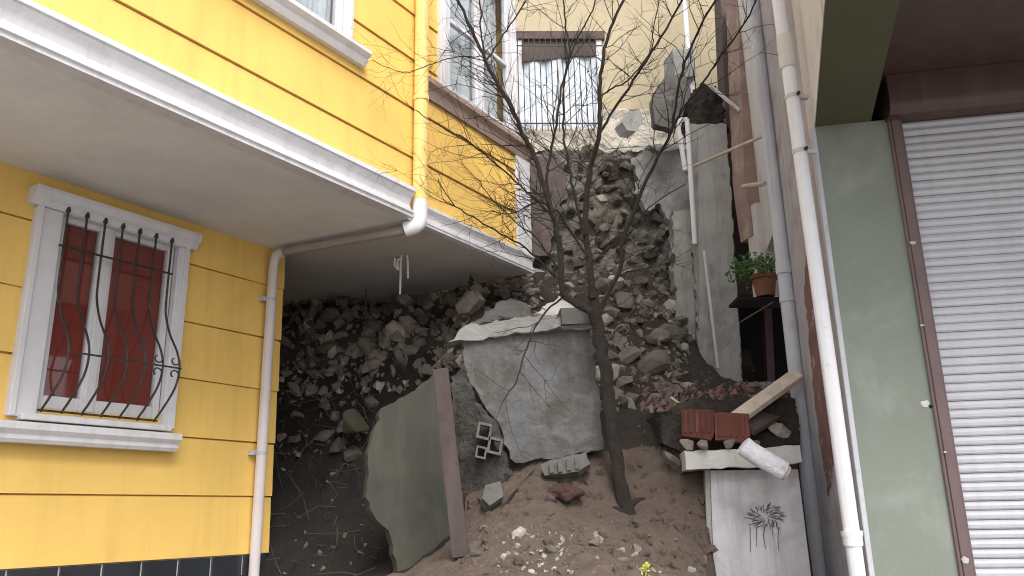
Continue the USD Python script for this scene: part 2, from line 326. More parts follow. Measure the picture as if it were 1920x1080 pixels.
# ground-floor window
fl, flb = tz(62, 345, .05), tz(15, 780, .05); fr, frb = tz(362, 440, .05), tz(322, 790, .05)
cl, cr = (fl[0] + flb[0]) / 2 + 0.02, (fr[0] + frb[0]) / 2 - 0.0
ct, cb = (tz(62, 352, .05)[1] + tz(362, 445, .05)[1]) / 2, (tz(20, 780, .05)[1] + tz(320, 803, .05)[1]) / 2
win = house.add('window', cat_([bx(cl, wl + 0.01, -0.05, 0.01, cb, ct - 0.09, .008), bx(wr - 0.01, cr, -0.05, 0.01, cb, ct - 0.09, .008),
      bx(cl, cl + .035, -0.065, -0.045, cb, ct - .09, .004), bx(cr - .035, cr, -0.065, -0.045, cb, ct - .09, .004),
      bx(wl + 0.01, wr - 0.01, -0.05, 0.01, who - 0.01, ct - 0.09, .006)]), WHITE, label='white painted casing of the barred ground-floor window')
house.add('head_moulding', cat_([prof([(0, ct - .09), (-.06, ct - .09), (-.075, ct - .06), (-.10, ct - .045), (-.115, ct - .01), (-.115, ct + .012), (0, ct + .012)], cl - .045, cr + .045)]), WHITE, win)
sl = tz(-40, 800, .12)[0]; sr = tz(338, 832, .12)[0]
zs = cb
house.add('sill', cat_([prof([(0, zs - .145), (-.085, zs - .145), (-.105, zs - .125), (-.105, zs - .10), (-.135, zs - .075), (-.135, zs - .045), (-.125, zs - .035), (0, zs - .02)], sl, sr),
      bx(cl + .06, cr - .03, -.085, .0, zs - .018, zs + .02, .006)]), WHITE, win)
# sashes
mid0, mid1 = tz(181, 440)[0], tz(214, 450)[0]
mw = 0.075; mc = (tz(165, 600)[0] + tz(203, 600)[0]) / 2
z0, z1 = wlo + .0, who - 0.012
ls = wl + .012; rs_ = wr - .012
for a, b in ((ls, mc - .005), (mc + .005, rs_)):
    fw_ = .045
    house.add('sash', cat_([bx(a, a + fw_, .0, .05, z0, z1, .006), bx(b - fw_, b, .0, .05, z0, z1, .006),
          bx(a + fw_, b - fw_, .0, .05, z0, z0 + .075, .006), bx(a + fw_, b - fw_, .0, .05, z1 - .05, z1, .006)]), WHITE, win)
    house.add('pane', bx(a + fw_, b - fw_, .026, .032, z0 + .075, z1 - .05), glass, win)
    house.add('blind', bx(a + fw_ - .02, b - fw_ + .02, .055, .065, z0 + .03, z1 - .02), REDB, win, label='dark red blind drawn behind the pane')
house.add('mullion', bx(mc - .03, mc + .03, -.012, .03, z0, z1, .006), WHITE, win)
# iron grille: bars bellied out towards the lane
gx = np.linspace(tz(118, 470, .07)[0], tz(318, 500, .07)[0], 7)
gt = (tz(128, 388, .07)[1] + tz(326, 450, .07)[1]) / 2; gb = zs + .03
hh = gt - gb
grille = house.add('grille', tube([(gx[0], -.285, gb + hh * .26), (gx[-1] + .01, -.285, gb + hh * .26)], .006, 6), IRON, label='black wrought iron window grille with bellied bars')
house.add('rail', tube([(gx[0] - .03, -.078, gb + hh * .80), (gx[-1] + .02, -.078, gb + hh * .80)], .007, 6), IRON, grille)
house.add('rail', tube([(gx[0] - .02, -.07, gb + .01), (gx[-1] + .02, -.07, gb + .01)], .007, 6), IRON, grille)
for x in gx:
    kn = [(x, -.07, gt - .03), (x, -.07, gb + hh * .66), (x, -.085, gb + hh * .56), (x, -.15, gb + hh * .45), (x, -.24, gb + hh * .35), (x, -.28, gb + hh * .26),
          (x, -.25, gb + hh * .16), (x, -.14, gb + hh * .06), (x, -.08, gb + .02), (x, -.07, gb)]
    tip = tube([(x, -.07, gt - .035), (x, -.07, gt - .02), (x, -.07, gt + .045)], [.006, .015, .001], 6)
    house.add('bar', cat_([tube(spline(kn, 4), .0068, 6), tip]), IRON, grille)
for sx in (gx[-2], gx[-1]):                        # scrolls between the last bars
    for k in (-1, 1):
        th = np.linspace(0, 4.2, 14)
        house.add('scroll', tube([(sx - .04 + .035 * math.cos(t_) * (1 - t_ / 7), -.285, gb + hh * .26 + k * (.045 - .035 * math.sin(t_) * (1 - t_ / 7))) for t_ in th], .005, 5), IRON, grille)
# upper floor
def tzo(u, v, n=0.0): return tz(u, v, OF + n)
tPipe = tzo(774, 250)[0]
tEnd = tzo(990, 380)[0]
tU0 = tzo(-420, 100)[0]
zTop = HS + 3.6
uz = [HS + .02] + [tzo(766, v)[1] for v in (293, 200, 108, 22)]
dz = uz[-1] - uz[-2]
while uz[-1] < zTop - dz: uz.append(uz[-1] + dz)
# windows of the upper floor
w1r = tzo(653, 60)[0]; w1l = w1r - 1.15; w1b = tzo(652, 90)[1]; w1t = w1b + 1.5
w2l, w2r = tzo(820, 150)[0], tzo(953, 150)[0]
w2b = (tzo(835, 190)[1] + tzo(947, 240)[1]) / 2; w2t = w2b + 1.55
tEnd2 = tzo(963, 150)[0]
w2r = tEnd2 - .012
holes = [sbox(w1l, w1b, w1r, w1t), sbox(w2l, w2b, w2r, w2t), sbox(tEnd2, w2b - .015, tEnd + 1, zTop + 1)]
house.add('upper_core', wall_with_holes(tU0, tEnd - .002, HS + .001, zTop, -OF + .022, -OF + .22, holes), YEL)
house.add('upper_core', bx(tU0, tEnd2 - .002, -OF + .9, 4.0, HS + .001, zTop), DARKW)
house.add('upper_core', bx(tEnd2 - .04, tEnd2 - .002, -OF + .221, -OF + .899, HS + .001, zTop), YEL)
for a, b in zip(uz[:-1], uz[1:]):
    sh = sbox(tU0, a + .006, tEnd - .001, b - .006)
    for h_ in holes: sh = sh.difference(h_)
    for gpoly in getattr(sh, 'geoms', [sh]):
        m = trimesh.creation.extrude_polygon(gpoly, .024, engine='earcut')
        m.apply_transform(np.array([[1, 0, 0, 0], [0, 0, -1, -OF + .024], [0, 1, 0, 0], [0, 0, 0, 1.0]]))
        m.vertices[:, 1] -= .012 * (b - m.vertices[:, 2]) / (b - a) * (m.vertices[:, 1] < -OF + .012)
        house.add('siding_board', m, YEL)
def upper_window(l, r, b, t, nl, label):
    y = -OF
    cw = .075
    wp = house.add('window', cat_([bx(l - .01, l + cw, y - .045, y + .02, b, t, .008), bx(r - cw, r + .01, y - .045, y + .02, b, t, .008), bx(l + cw, r - cw, y - .045, y + .02, t - cw, t, .008),
          bx(l + .02, l + .04, y - .058, y - .04, b, t, .004), bx(r - .04, r - .02, y - .058, y - .04, b, t, .004)]), WHITE, label=label)
    a0, b0 = l + cw, r - cw; wdt = (b0 - a0) / nl
    for i in range(nl):
        a, bb = a0 + i * wdt + .003, a0 + (i + 1) * wdt - .003
        f_ = .05
        house.add('sash', cat_([bx(a, a + f_, y - .03, y + .03, b + .01, t - cw, .006), bx(bb - f_, bb, y - .03, y + .03, b + .01, t - cw, .006), bx(a + f_, bb - f_, y - .03, y + .03, b + .01, b + .075, .006),
              bx(a + f_, bb - f_, y - .03, y + .03, t - cw - .05, t - cw, .006), bx(a + f_, bb - f_, y - .02, y + .02, b + .66, b + .70, .005)]), WHITE, wp)
        house.add('pane', bx(a + f_, bb - f_, y - .003, y + .003, b + .075, t - cw - .05), glass, wp)
    return wp
wp1 = upper_window(w1l, w1r, w1b, w1t, 2, 'white upper window by the top edge of the picture')
wp2 = upper_window(w2l, w2r, w2b, w2t, 2, 'white two-light upper window right of the yellow downpipe')
for l, r, b, t in ((w1l, w1r, w1b, w1t), (w2l, w2r, w2b, w2t)):
    house.add('curtain', cat_([tube(np.array([(x, -OF + .10 + .015 * math.sin(i * 2.1), b - .1), (x, -OF + .10 + .015 * math.sin(i * 2.1), t)]), .035, 8) for i, x in enumerate(np.arange(l + .05, r if l == w1l else r - .1, .055))]), CURT, wp1 if l == w1l else wp2)
# recesses behind panes
for l, r, b, t, w_ in ((w1l, w1r, w1b, w1t, wp1), (w2l, w2r, w2b, w2t, wp2)):
    pass
s1a, s1b = w1l - .12, tzo(687, 130, .06)[0]
house.add('sill', cat_([prof([(-OF, w1b - .10), (-OF - .05, w1b - .10), (-OF - .075, w1b - .07), (-OF - .075, w1b - .05), (-OF - .11, w1b - .03), (-OF - .11, w1b - .005), (-OF, w1b)], s1a, s1b)]), WHITE, wp1)
s2a, s2b = tPipe + .055, tEnd + .004
house.add('sill', cat_([prof([(-OF, w2b - .15), (-OF - .03, w2b - .15), (-OF - .05, w2b - .08), (-OF - .085, w2b - .05), (-OF - .085, w2b - .01), (-OF, w2b)], s2a, s2b)]), SILLB, wp2, label='weathered brown sill under the right-hand upper window')
# corner board
house.add('corner_board', bx(tzo(965, 380)[0], tEnd, -OF - .03, -OF - .004, HS + .02, w2b - .15, .005), WHITE)
# soffits
tJ = tz(522, 470)[0]
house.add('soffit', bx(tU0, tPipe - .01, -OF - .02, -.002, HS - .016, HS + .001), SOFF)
house.add('soffit', cat_([bx(tPipe - .01, tEnd, -OF - .02, -.002, HS - .016, HS + .001), bx(.006, tEnd, -.002, 4.0, HS - .016, HS + .001)]), SOFF2, label='darker grey soffit above the rubble bank')
# cornices
h0 = HS - .02
def cornice(x0, x1, pr, hgt):
    y = -OF
    return prof([(y + .02, h0), (y - pr * .72, h0), (y - pr * .72, h0 + hgt * .10), (y - pr * .85, h0 + hgt * .13), (y - pr * .85, h0 + hgt * .20), (y - pr * .58, h0 + hgt * .22), (y - pr * .55, h0 + hgt * .32), (y - pr * .42, h0 + hgt * .46),
                 (y - pr * .55, h0 + hgt * .64), (y - pr * .88, h0 + hgt * .76), (y - pr * .88, h0 + hgt * .80), (y - pr, h0 + hgt * .82), (y - pr, h0 + hgt * .95), (y - pr * .8, h0 + hgt), (y + .02, h0 + hgt)], x0, x1)
zc = tzo(766, 345, CO)[1]
house.add('cornice', cornice(tU0, tPipe - .075, CO * 1.15, zc - h0), WHITE, smooth=25)
house.add('cornice', cornice(tPipe + .05, tEnd + .01, CO * .55, (zc - h0) * .72), WHITE, smooth=25, label='narrower weathered cornice right of the downpipe')
# downpipe: yellow above, white elbow, along the soffit, down the lower wall
yq = -OF - .075
zel = HS - .085
house.add('downpipe', tube([(tPipe, yq, HS + .12), (tPipe, yq, zTop)], .052, 14), YPIPE, smooth=40, label='yellow painted downpipe on the upper wall')
dp = house.add('downpipe', tube(np.vstack([[(tPipe, yq, HS + .125)], spline([(tPipe, yq, HS + .02), (tPipe - .012, yq + .012, zel + .03), (tPipe - .05, yq + .09, zel)], 5)]), .054, 14), PVC, smooth=40, label='white elbow at the foot of the yellow downpipe')
pa = np.array((tPipe - .05, yq + .09, zel)); tP2 = tz(508, 560, .06)[0]; pb = np.array((tP2 + .01, -.16, HS - .075))
house.add('downpipe', tube([pa, pb], .032, 12), PIPEB, smooth=40, label='grey pipe running along the soffit')
tP3 = tz(480, 1070, .06)[0]
house.add('downpipe', tube(np.vstack([spline([pb, (tP2, -.085, HS - .10), (tP2, -.065, HS - .22)], 5), [(tP2, -.062, .15)]]), .036, 14), PVCP, smooth=40, label='pale downpipe at the corner of the lower wall')
for v in (560, 850):
    zc_ = tz(500, v, .06)[1]
    house.add('pipe_clip', cat_([tube([(tP2, -.062, zc_ - .012), (tP2, -.062, zc_ + .012)], .040, 14), bx(tP2 - .07, tP2 - .04, -.05, 0, zc_ - .015, zc_ + .015)]), PVCG)
house.add('pipe_clip', tube([(tPipe, yq, tzo(766, 180)[1]), (tPipe, yq, tzo(766, 190)[1])], .058, 14), YPIPE)
house.add('roof_slab', bx(tU0, tEnd + .1, -OF - .3, 4.2, zTop, zTop + .2), WHITE)

# ---------------------------------------------------------------- green shop (right): local x to the right along the front, y into the wall
RG = math.radians(-10.0)
GX = np.array([math.cos(RG), math.sin(RG), 0]); GN = np.array([math.sin(RG), -math.cos(RG), 0])      # GN faces the street
G0 = P(1740, 600, 4.6)
kc = onpl(1583, 650, G0, GN); KO = np.array([kc[0], kc[1], 0.0])
shop = Thing('green_shop', 'grey-green rendered shop front with a closed roller shutter', 'building', KO, RG)
def gx_(u, v, n=0.0):
    p = onpl(u, v, G0 + GN * n, GN); return (p - KO) @ GX, p[2]
rl0, rl1 = gx_(1667, 222)[0] * .5 + gx_(1784, 1027)[0] * .5, gx_(1693, 222)[0] * .5 + gx_(1814, 1027)[0] * .5
zO = gx_(1585, 232)[1]                             # olive soffit height
zShut = gx_(1760, 204, .0)[1]
XR = rl0 + 3.0
shop.add('wall', bx(0, rl0, 0, 1.25, 0, zO), GREEN, label='grey-green rendered pier left of the shutter')
shop.add('wall', bx(rl0, XR, .16, 1.25, 0, zO + .6), DARKW, label='dark wall behind the shutter')
shop.add('wall', bx(XR, XR + 1.2, 0, 1.25, 0, zO), GREEN)
# trim strip on the corner
shop.add('corner_trim', bx(-.03, -.001, -.012, .05, 0, zO - .002, .004), PVCG)
# shutter
shop.add('guide_rail', cat_([bx(rl0, rl0 + .018, -.02, .12, 0, zShut + .1, .004), bx(rl0 + .018, rl1 - .012, -.028, -.012, 0, zShut + .1, .003), bx(rl1 - .012, rl1, -.02, .06, 0, zShut + .1, .003), bx(rl0 + .018, rl1 - .012, .05, .12, 0, zShut + .1)]), RAIL)
shop.add('guide_rail', bx(XR - .08, XR, -.02, .12, 0, zShut + .1, .004), RAIL)
pitch = (gx_(1850, 560)[1] - gx_(1850, 1007)[1]) / 26.3
nsl = int((zShut + .02) / pitch)
for k in range(nsl):
    a = zShut - k * pitch
    if a < 0.02: break
    pr_ = [(.045, a - pitch), (.037, a - pitch), (.026, a - pitch * .84), (.020, a - pitch * .52), (.026, a - pitch * .22), (.037, a - pitch * .05), (.045, a - pitch * .03)]
    pr_ = [(y_ + .0025 * math.sin(k * 2.3), z_) for y_, z_ in pr_]
    shop.add('slat', prof(pr_, rl1 - .01, XR - .07), SLAT)
# box over the shutter, soffits, jettied storey
bb = gx_(1760, 204, .12)[1]; bt = gx_(1760, 132, .14)[1]
shop.add('shutter_box', prof([(.14, bb), (-.10, bb), (-.135, bb + .02), (-.15, bb + .07), (-.15, bt), (.14, bt)], rl0 - .01, XR), BROWN, smooth=25)
zBS = bt
zO_l = zO
e1 = onpl(1548, 0, [0, 0, zO], [0, 0, 1.0]); yo = -((e1 - kc) @ GN); xo = (e1 - kc) @ GX
e2 = onpl(1684, 0, [0, 0, zO], [0, 0, 1.0]); xo2 = (e2 - kc) @ GX
e3 = onpl(1641, 212, [0, 0, zO], [0, 0, 1.0]); xo3 = (e3 - kc) @ GX; yo3 = -((e3 - kc) @ GN)
e4 = onpl(1530, 234, [0, 0, zO], [0, 0, 1.0]); xo4 = (e4 - kc) @ GX
fx = yo * 1.25
kf = fx / yo
def quadprism(pts, za, zb_):
    m = trimesh.creation.extrude_polygon(Polygon(pts), zb_ - za, engine='earcut'); m.apply_translation((0, 0, za)); return m
shop.add('soffit_beam', quadprism([(xo4, -.001), (xo4 + (xo - xo4) * kf, fx), (xo3 + (xo2 - xo3) * kf, fx), (xo3, -.001)], zO, zBS + .002), OLIVE, label='olive painted beam under the jettied storey')
shop.add('soffit', quadprism([(xo3 - .02, .16), (xo3 + (xo2 - xo3) * kf - .02, fx), (XR + 1.2, fx), (XR + 1.2, .16)], zBS + .003, zBS + .05), BROWN, label='dark brown soffit over the shutter box')
shop.add('upper_wall', quadprism([(xo4 + .003, 3.9), (xo4 + .003, 0), (xo4 + (xo - xo4) * kf + .003, fx + .003), (XR + 1.2, fx + .003), (XR + 1.2, 3.9)], zBS + .051, zBS + 3.0), PALE, label='pale rendered wall of the jettied upper storey')
shop.add('side_trim', quadprism([(xo4 - .004, 3.9), (xo4 - .004, 0), (xo4 + (xo - xo4) * kf - .004, fx), (xo4 + (xo - xo4) * kf + .002, fx), (xo4 + .002, 0), (xo4 + .002, 3.9)], zO + .004, zBS + 2.9), PALE)
# screws and chips on rail and wall
def chip(u, v, r, m_, n=.03, part='chip', seed=0):
    x, z = gx_(u, v, n); s_ = stone_mesh(seed + 40); s_.apply_scale(r); s_.apply_transform(np.diag([1, .22, 1.3, 1])); s_.apply_translation((x, -n, z)); shop.add(part, s_, m_)
chip(1712, 455, .020, CONCW, .032, 'patch', 1); chip(1729, 610, .013, CONCW, .032, 'patch', 2); chip(1810, 1050, .022, CONCW, .03, 'patch', 3); chip(1772, 848, .010, CONCW, .03, 'patch', 4)
chip(1735, 757, .028, PALE, .0, 'patch', 5); chip(1745, 762, .014, BLACK, .004, 'hole', 6)
# side wall going back into the gap
SA = math.radians(8.0)
SD = np.array([math.sin(SA), math.cos(SA), 0]); SN = np.array([-SD[1], SD[0], 0])     # SN points into the gap
kb = kc - np.array([0, 0, kc[2]]) - GX * .0
side = Thing('plaster_side_wall', 'grey-lilac side wall with a peeling red-brown strip between two pipes', 'wall', kb + SD * .02, math.pi / 2 - SA)
# local x = depth into gap, local y = -SN direction reversed (to the left); build thin wall
def bxs(d0, d1, o0, o1, z0, z1, bev=0): return bx(d0, d1, o0, o1, z0, z1, bev)
side.add('render', bxs(.0, 1.42, -.30, -.004, 0, 8.5), LILAC)
def sx(u, v, o=0.0):
    p = onpl(u, v, kb + SN * o, SN); return (p - kb) @ SD - .02, p[2]
# peeled strip: a crust standing 6 mm proud, outline ragged
ps = np.array([sx(u, v, .006) for u, v in ((1512, 470), (1530, 540), (1541, 640), (1553, 760), (1560, 880), (1552, 930), (1540, 850), (1528, 760), (1516, 640), (1505, 540))])
pm = Polygon(ps).buffer(0)
gsg = np.array(pm.exterior.segmentize(.06).coords)[:-1]; gsg += rng.normal(0, .02, gsg.shape)
pm = Polygon(gsg).buffer(0); pm = pm if pm.geom_type == 'Polygon' else max(pm.geoms, key=lambda q: q.area)
m = trimesh.creation.extrude_polygon(pm, .008, engine='earcut'); m.apply_transform(np.array([[1, 0, 0, 0], [0, 0, -1, .005], [0, 1, 0, 0], [0, 0, 0, 1.0]]))
side.add('peeled_strip', m, PEEL)
# white pipe in front
def vpipe(th, u, v, D, r, mt, z0=0.0, z1=8.0, nm='pipe', label=None, n=16):
    p = P(u, v, D); return th.addw(nm, tube([(p[0], p[1], z0), (p[0], p[1], z1)], r, n), mt, smooth=40, label=label), p
pwT, pwB = P(1461, 0, 4.62), P(1608, 1080, 4.62)
pdir = (pwT - pwB) / (pwT[2] - pwB[2])
def pw(z): return pwB + pdir * (z - pwB[2])
wp = Thing('drainpipe', 'thick white plastic drainpipe on the corner left of the green wall', 'drainpipe', tuple(pw(0)))
def zat(u, v, p):   # height on the vertical through p seen at image row v
    d = ray(u, v); return EYE[2] + d[2] * p[1] / d[1]
zk = zat(1600, 1008, pwB); zk2 = zat(1478, 95, pwB)
def ptube(zs_, rs_, n=18, off=0.0): return tube([pw(z) + np.array([off, 0, 0]) for z in zs_], rs_, n)
wp.addw('pipe', ptube([0, zk2], .043), PVC, smooth=40)
wp.addw('pipe', ptube([zk2, 8.0], .041, off=-.006), PVC, smooth=40)
wp.addw('collar', ptube([zk - .045, zk - .035, zk + .005, zk + .012, zk + .035], [.047, .052, .052, .057, .057]), PVC, smooth=40)
wp.addw('coupling', ptube([zk2 - .13, zk2 - .11, zk2 - .02, zk2 + .02, zk2 + .10, zk2 + .11], [.049, .055, .051, .053, .051, .045]), PALE, smooth=40, label='dull coupling near the top of the white pipe')
for v in (182, 285):
    z_ = zat(1500, v, pwB); c_ = pw(z_)
    wp.addw('clip', cat_([ptube([z_ - .013, z_ + .013], .047), bx(c_[0] + .03, c_[0] + .10, c_[1] - .012, c_[1] + .02, z_ - .012, z_ + .012)]), PVCG)
    wp.addw('bolt', tube([(c_[0] + .02, c_[1] - .04, z_), (c_[0] + .02, c_[1] - .062, z_)], .012, 6), IRON)
pipeG = P(1469, 500, 5.9)
gp = Thing('drainpipe', 'slim grey plastic drainpipe rising beside the graffiti panel', 'drainpipe', (pipeG[0], pipeG[1], 0))
gp.add('pipe', tube([(0, 0, 0), (0, 0, 8)], .052, 16), PVCG, smooth=40)
z_ = zat(1478, 562, pipeG)
gp.add('clip', cat_([tube([(0, 0, z_ - .02), (0, 0, z_ + .02)], .058, 16), bx(.03, .26, -.015, .01, z_ - .004, z_ + .016)]), PVCG)
z_ = zat(1460, 500, pipeG); gp.add('collar', tube([(0, 0, z_ - .06), (0, 0, z_ + .04)], [.06, .058], 16), PVCG)
z_ = zat(1435, 215, pipeG)
# ---------------------------------------------------------------- terrain: street, mound, bank
def soffD(u, v): return onpl(u, v, [0, 0, HS], [0, 0, 1.0])
ctl = []
for u, v, D in ((860, 1080, 4.4), (1000, 1080, 4.2), (1200, 1080, 4.2), (1300, 1085, 4.4), (1175, 966, 5.6), (1010, 905, 5.55), (900, 1000, 5.0), (1060, 990, 5.1), (1290, 985, 5.35), (1110, 880, 5.75), (940, 905, 5.65), (1290, 905, 5.7),
                (1350, 1125, 5.35), (1350, 1130, 4.7), (1450, 1130, 5.4), (1450, 1130, 4.7), (1600, 1130, 4.4), (1600, 1130, 5.2), (1345, 1120, 4.4),
                (690, 1080, 5.5), (760, 1000, 5.9), (540, 1075, 6.0), (540, 900, 6.5), (540, 750, 6.9), (620, 900, 6.4), (640, 760, 6.8), (760, 780, 6.6), (850, 800, 6.45),
                (600, 650, 7.1), (700, 690, 6.9), (700, 600, 7.4), (800, 660, 7.0), (850, 580, 7.5), (930, 640, 6.8), (950, 560, 7.5), (1050, 620, 6.75), (1050, 560, 7.4),
                (960, 850, 6.0), (1050, 845, 6.02), (1120, 835, 6.02), (950, 705, 6.4), (1080, 700, 6.4), (1020, 700, 6.4),
                (1150, 600, 7.0), (1150, 545, 7.8), (1190, 760, 6.35), (1200, 680, 6.7), (1260, 700, 6.7), (1250, 590, 7.3), (1240, 550, 8.0), (1290, 745, 6.2), (1400, 750, 6.3), (1470, 755, 6.3), (1330, 850, 5.75), (1460, 845, 5.7), (1080, 520, 8.2), (1200, 520, 8.3),
                (1345, 735, 6.9), (1345, 730, 7.6), (1400, 732, 7.0), (1470, 735, 7.0), (1400, 735, 8.3), (1470, 735, 8.3)):
    ctl.append(P(u, v, D))
for u, v in ((545, 563), (640, 548), (760, 520), (880, 500), (1000, 482)):
    p = soffD(u, v); ctl.append(p); ctl.append(p + np.array([-.1, .6, .15]))
for x in (-3.0, -1.5, 0, 1.5, 3.0):
    ctl.append(np.array([x, 9.2, 4.3])); ctl.append(np.array([x, 11.0, 4.6]))
    ctl.append(np.array([x, 3.0, -.1 if x < -1 else .55])); ctl.append(np.array([x, 2.4, -.3]))
ctl = np.array(ctl)
rbf = RBFInterpolator(ctl[:, :2], ctl[:, 2], kernel='linear', smoothing=0.01)
EDGE_X = P(1333, 1000, 5.45)[0]
def terr(xy, rough=1.0):
    xy = np.asarray(xy, float)
    z = rbf(xy)
    p3 = np.column_stack([xy, z * .6])
    far = np.clip((xy[:, 1] - 5.9) / .6, 0, 1)
    z = z + rough * ((meshkit.fbm(p3 * 2.2, 4, 3) - .5) * (.16 + .2 * far) + (meshkit.fbm(p3 * 9, 3, 9) - .5) * (.09 + .06 * far) + (meshkit.fbm(p3 * 30, 2, 19) - .5) * .03)
    edge = np.clip((xy[:, 0] - (EDGE_X + (xy[:, 1] - 5.45) * .245)) / .05, 0, 1) * np.clip((5.64 + .80 * np.clip((xy[:, 0] - xy[:, 1] * .339) / .03, 0, 1) - xy[:, 1]) / .05, 0, 1)
    return z * (1 - edge) + np.minimum(z, .45) * edge
gxs = np.arange(-3.0, 3.6, .034); gys = np.arange(2.4, 11.0, .034)
GXX, GYY = np.meshgrid(gxs, gys)
xy = np.column_stack([GXX.ravel(), GYY.ravel()])
zz = np.maximum(terr(xy), -.15)
ny, nx = GXX.shape
idx = np.arange(ny * nx).reshape(ny, nx)
q = np.stack([idx[:-1, :-1], idx[:-1, 1:], idx[1:, 1:], idx[1:, :-1]], -1).reshape(-1, 4)
bankV = np.column_stack([xy, zz])
cy = bankV[q].mean(1)
cx = cy[:, 0]
# keep it out of the houses
inh = ((cy - ORI) @ DL < -.03) & (((cy - ORI) @ NL) < -.05)
insh = (cy - kb) @ SN < -.05
q = q[~inh & ~insh]
cy = bankV[q].mean(1)
puv = (lambda w_: np.column_stack([960 + FPX * ((cy - EYE) @ RT) / w_, 540 - FPX * ((cy - EYE) @ UP) / w_]))((cy - EYE) @ FW)
hollow = (cy[:, 0] < -.35) & (cy[:, 1] > 5.2) & (cy[:, 1] < 8) & (cy[:, 2] < 2.75 + .35 * meshkit.noise(cy * 3.0, 5)) & (cy[:, 1] - cy[:, 0] * .5 > 5.5)  # faces of the hollow whose shade is put into the soil colour
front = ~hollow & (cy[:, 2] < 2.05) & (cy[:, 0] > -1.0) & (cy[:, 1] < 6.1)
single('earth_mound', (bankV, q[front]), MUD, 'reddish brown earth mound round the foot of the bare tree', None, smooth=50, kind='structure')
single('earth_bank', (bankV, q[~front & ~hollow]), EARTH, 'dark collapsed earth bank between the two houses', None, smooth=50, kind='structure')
single('dark_hollow', (bankV, q[hollow]), SHADESOIL, 'soil painted black for the shade in the hollow beside the yellow house corner', None, smooth=50, kind='structure')
terrmesh = trimesh.Trimesh(bankV, np.vstack([q[:, [0, 1, 2]], q[:, [0, 2, 3]]]), process=False)

def project(p):
    qv = p - EYE; w = qv @ FW
    return np.column_stack([960 + FPX * (qv @ RT) / w, 540 - FPX * (qv @ UP) / w])
# ---------------------------------------------------------------- rubble stones
UsdGeom.Scope.Define(stage, '/World/Looks')
protos = []
for k in range(14):
    for nm, mt in (('a', STONE), ('b', STONEP)):
        cp = f'/World/Looks/stone_shape_{k}{nm}'
        stage.CreateClassPrim(cp)
        usdkit.mesh(stage, cp + '/body', stone_mesh(100 + k, .68, 16 + k), mt)
def put_stone(p, s, k, pale, label, group, rot=None):
    path = numbered('/World/rubble_stone')
    x = UsdGeom.Xform.Define(stage, path)
    x.AddTranslateOp().Set(Gf.Vec3d(*map(float, p)))
    r = rot if rot is not None else rng.uniform(-40, 40, 2).tolist() + [rng.uniform(0, 360)]
    x.AddRotateXYZOp().Set(Gf.Vec3f(*map(float, r)))
    sc = np.asarray(s, float) * np.array([1, rng.uniform(.7, 1.05), rng.uniform(.6, 1.0)])
    x.AddScaleOp().Set(Gf.Vec3f(*map(float, sc)))
    pr = x.GetPrim()
    pr.GetReferences().AddInternalReference(Sdf.Path(f'/World/Looks/stone_shape_{k % 14}{"b" if pale else "a"}'))
    pr.SetInstanceable(True)
    pr.SetCustomDataByKey('label', label); pr.SetCustomDataByKey('category', 'stone'); pr.SetCustomDataByKey('group', group)
tm = trimesh.Trimesh(terrmesh.vertices, terrmesh.faces, process=False)
np.random.seed(3)
pts, fi = trimesh.sample.sample_surface(tm, 60000, seed=5)
uv = project(pts)
nrm = tm.face_normals[fi]
def inside(uv, u0, v0, u1, v1): return (uv[:, 0] > u0) & (uv[:, 0] < u1) & (uv[:, 1] > v0) & (uv[:, 1] < v1)
facing = ((EYE - pts) * nrm).sum(1) > 0
def scatter(mask, n, rmin, rmax, palefrac, zone, mind=.66, sink=.15):
    cand = np.nonzero(mask & facing)[0]; rng.shuffle(cand); out = []
    for c in cand:
        r = rmin * (rmax / rmin) ** (rng.random() ** 1.5)
        if all(np.linalg.norm(pts[c] - o[0]) > mind * (r + o[1]) for o in out):
            pale = rng.random() < palefrac
            size = 'large' if r > rmin * (rmax / rmin) ** .55 else 'small'
            tone = 'pale grey' if pale else 'grey-brown'
            out.append((pts[c], r)); put_stone(pts[c] + nrm[c] * r * sink, r, int(rng.integers(14)), pale, f'{size} {tone} rough stone {zone}', f'{size} {tone} stones {zone}')
            if len(out) >= n: break
m_bank = (inside(uv, 520, 475, 1010, 735) | inside(uv, 520, 735, 700, 860)) & (pts[:, 1] > 6.1)
m_mid = inside(uv, 1120, 530, 1290, 770) & (pts[:, 1] > 6.2)
m_mound = inside(uv, 880, 985, 1330, 1080) & (pts[:, 1] < 6.0)
m_up = inside(uv, 985, 470, 1270, 560) & (pts[:, 1] > 7.3)
scatter(m_bank & (uv[:, 0] < 640), 60, .06, .17, .08, 'in the bank next to the yellow house corner')
scatter(m_bank & (uv[:, 0] >= 640) & (uv[:, 0] < 800), 70, .06, .19, .12, 'in the bank under the middle of the overhang')
scatter(m_bank & (uv[:, 0] >= 800), 55, .06, .18, .16, 'in the bank above the fallen slab')
scatter(m_mid, 55, .06, .2, .1, 'in the bank right of the tree trunk')
scatter(m_mound, 30, .02, .06, .5, 'on the reddish mound')
scatter(m_up, 28, .05, .12, .55, 'at the foot of the upper stone wall')
rubble = []
for mask, n, r0, r1 in ((m_bank & (uv[:, 1] < 740), 2300, .03, .11), (m_mid, 520, .025, .10), (m_up, 350, .02, .07)):
    cand = np.nonzero(mask & facing)[0]; rng.shuffle(cand)
    for c in cand[:n]:
        s_ = stone_mesh(int(rng.integers(40)) + 500, .7, 12); s_.apply_scale(r0 * (r1 / r0) ** (rng.random() ** 1.6)); s_.apply_transform(trimesh.transformations.random_rotation_matrix(rng.random(3))); s_.apply_translation(pts[c]); rubble.append(s_)
cut = len(rubble) * 10 // 11
rng.shuffle(rubble)
